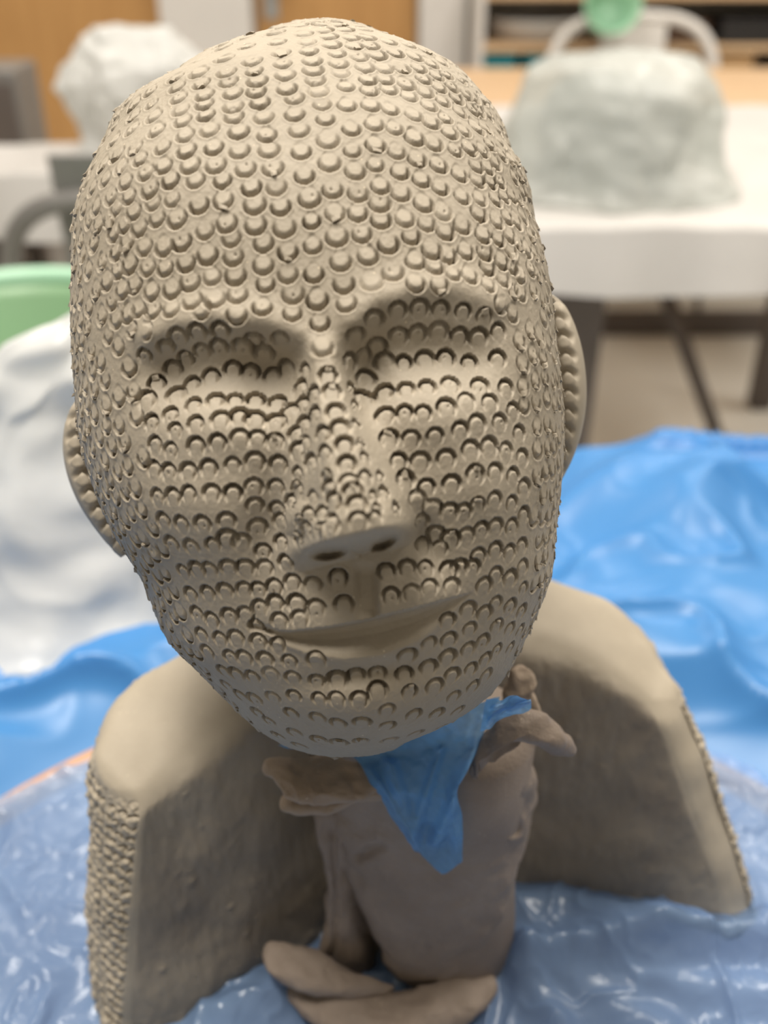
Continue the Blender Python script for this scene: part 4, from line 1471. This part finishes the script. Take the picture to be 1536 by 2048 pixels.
# slanting brace under the long table
for o_ in bpy.data.objects:
    if o_.name == 'bench_table':
        q0, q1 = on_y(1332, 588, 2.0), on_y(1430, 860, 2.1)
        foot = q1 + (q1 - q0) * (q1[2] / (q0[2] - q1[2]))
        b = MB(); b.tube([q0, foot], 0.0165, 14)
        br = b.build('brace', M['leg'], o_, True)
        from mathutils import Matrix
        br.matrix_parent_inverse = Matrix.Translation(-Vector(o_.location))
b = MB(); b.lathe([(0.04, 0.0), (0.075, 0.01), (0.085, 0.12), (0.085, 0.30), (0.075, 0.33), (0.03, 0.335)], (0.255, 1.78, 0), 36)
tag(b.build('waste_bin', M['dark'], None, True), 'black rounded bin beside the brown table leg', 'bin')

# green tub
tub = thing('green_tub', (-0.475, 1.20, 0), 'green plastic tub with a rolled rim, left edge behind white plastic', 'tub')
b = MB(); b.lathe([(0.10, 0.0), (0.14, 0.004), (0.172, 0.715), (0.175, 0.725), (0.168, 0.725), (0.160, 0.71), (0.130, 0.03), (0.02, 0.03)], (-0.475, 1.20, 0), 64); b.build('body', M['green'], tub, True)
b = MB(); b.tube([(-0.475 + 0.180 * math.cos(a), 1.20 + 0.180 * math.sin(a), 0.732) for a in np.linspace(0, 2 * math.pi, 64, endpoint=False)], 0.014, 12, closed=True); b.build('rim', M['mint'], tub, True)
into(tub)

# ------------------------------------------------------------------ far side of the room: doors, frames, shelves
def door(name, x0, x1, handle):
    t = thing(name, ((x0 + x1) / 2, WALL_Y, 0), None, None)
    t['kind'] = 'structure'
    b = MB(); b.box(((x0 + x1) / 2, WALL_Y - 0.012, 1.02), (x1 - x0, 0.045, 2.04), 0.004); b.build('door_leaf', M['door'], t)
    if handle is not None:
        h = MB(); h.box((handle, WALL_Y - 0.04, 0.885), (0.05, 0.012, 0.17), 0.005); h.tube([(handle, WALL_Y - 0.045, 0.905), (handle, WALL_Y - 0.085, 0.905), (handle + 0.11, WALL_Y - 0.085, 0.905)], 0.011, 10)
        h.build('door_handle', M['bluegrey'], t)
    into(t)


door('door_1', -1.95, -0.80, None)
door('door_2', -0.455, 0.115, -0.40)
for k, (x0, x1) in enumerate([(-0.79, -0.465), (0.125, 0.29)]):
    b = MB(); b.box(((x0 + x1) / 2, WALL_Y - 0.045, 1.05), (x1 - x0, 0.11, 2.1), 0.006); tag(b.build('trim_%d' % (k + 1), M['white_metal']), kind='structure')

# dark metal post at the left edge
ps = thing('metal_locker', (-0.98, 2.55, 0), 'dark grey metal locker standing at the left edge before the door', 'locker')
b = MB(); b.box((-0.905, 2.42, 0.433), (0.21, 0.16, 0.866), 0.008); b.build('body', M['grey_metal'], ps)
b = MB(); b.box((-0.86, 2.336, 0.45), (0.10, 0.01, 0.78), 0.003); b.build('panel', M['leg'], ps)
into(ps)

# shelving beyond the chair
sh = thing('storage_shelf', (1.1, 3.75, 0), 'open wooden storage shelves holding boxes and trays, top right', 'shelf')
for z in (0.25, 0.635, 0.752, 0.905):
    b = MB(); b.box((1.10, 3.76, z), (1.56, 0.36, 0.022), 0.003); b.build('shelf_board', M['bench'], sh)
for x in (0.315, 0.745, 1.40, 1.885):
    b = MB(); b.box((x, 3.76, 0.5), (0.022, 0.365, 1.0), 0.003); b.build('upright', M['white_metal'], sh)
b = MB(); b.box((1.10, 3.935, 0.5), (1.56, 0.01, 1.0), 0.002); b.build('back_panel', M['wall'], sh)
into(sh)


def boxy(name, c, s, mat, label, cat, group=None, rz=0.0):
    t = thing(name, (c[0], c[1], c[2] - s[2] / 2), label, cat, group, rz)
    b = MB(); b.box((0, 0, s[2] * 0.42), (s[0], s[1], s[2] * 0.84), 0.004); b.build('body', mat, t)
    b = MB(); b.box((0, 0, s[2] * 0.90), (s[0] + 0.008, s[1] + 0.008, s[2] * 0.18), 0.004); b.build('lid', mat, t)
    return t


boxy('storage_box', (0.385, 3.68, 0.690), (0.105, 0.17, 0.082), M['teal'], 'teal storage box on the middle shelf, nearer the white post', 'box', 'teal boxes on the shelf')
boxy('storage_box', (0.520, 3.68, 0.690), (0.105, 0.17, 0.082), M['teal'], 'teal storage box on the middle shelf, nearer the white chair', 'box', 'teal boxes on the shelf')
b = MB(); b.lathe([(0.10, 0.0), (0.150, 0.006), (0.166, 0.062), (0.171, 0.068), (0.158, 0.062), (0.145, 0.014), (0.02, 0.012)], (0.515, 3.75, 0.7645), 48)
tag(b.build('shallow_bowl', M['cloth'], None, True), 'white shallow bowl on the shelf above the teal boxes', 'bowl')
boxy('carton', (0.50, 3.72, 0.965), (0.30, 0.20, 0.095), M['dkbrown'], 'brown carton on the top shelf, beside the white post', 'box')
boxy('carton', (0.93, 3.72, 0.797), (0.26, 0.22, 0.064), M['dkbrown'], 'dark brown carton behind the white chair back', 'box')
boxy('carton', (1.24, 3.70, 0.800), (0.28, 0.22, 0.07), M['dark'], 'black carton behind the right arm of the white chair', 'box')
boxy('carton', (1.62, 3.70, 0.805), (0.36, 0.24, 0.08), M['tan'], 'tan carton on the shelf at the right edge', 'box')
boxy('crate', (1.64, 3.68, 0.692), (0.38, 0.24, 0.088), M['dark'], 'black crate on the lower shelf at the right edge', 'crate')
boxy('crate', (1.02, 3.70, 0.690), (0.40, 0.22, 0.085), M['tan'], 'tan crate on the lower shelf behind the white chair', 'crate')
bk = thing('mint_bucket', (0.69, 3.36, 0.905), 'mint green bucket lying with its mouth forward, above the white chair', 'bucket')
b = MB()
prof = [(0.055, -0.16), (0.075, -0.155), (0.098, 0.0), (0.104, 0.0), (0.092, -0.02), (0.068, -0.145), (0.02, -0.148)]
b.lathe(prof, (0, 0, 0), 48)
bo = b.build('bucket_wall', M['mint'], bk, True)
bo.scale = (0.85, 0.85, 0.85)
bo.rotation_euler = (math.radians(72), 0, 0)
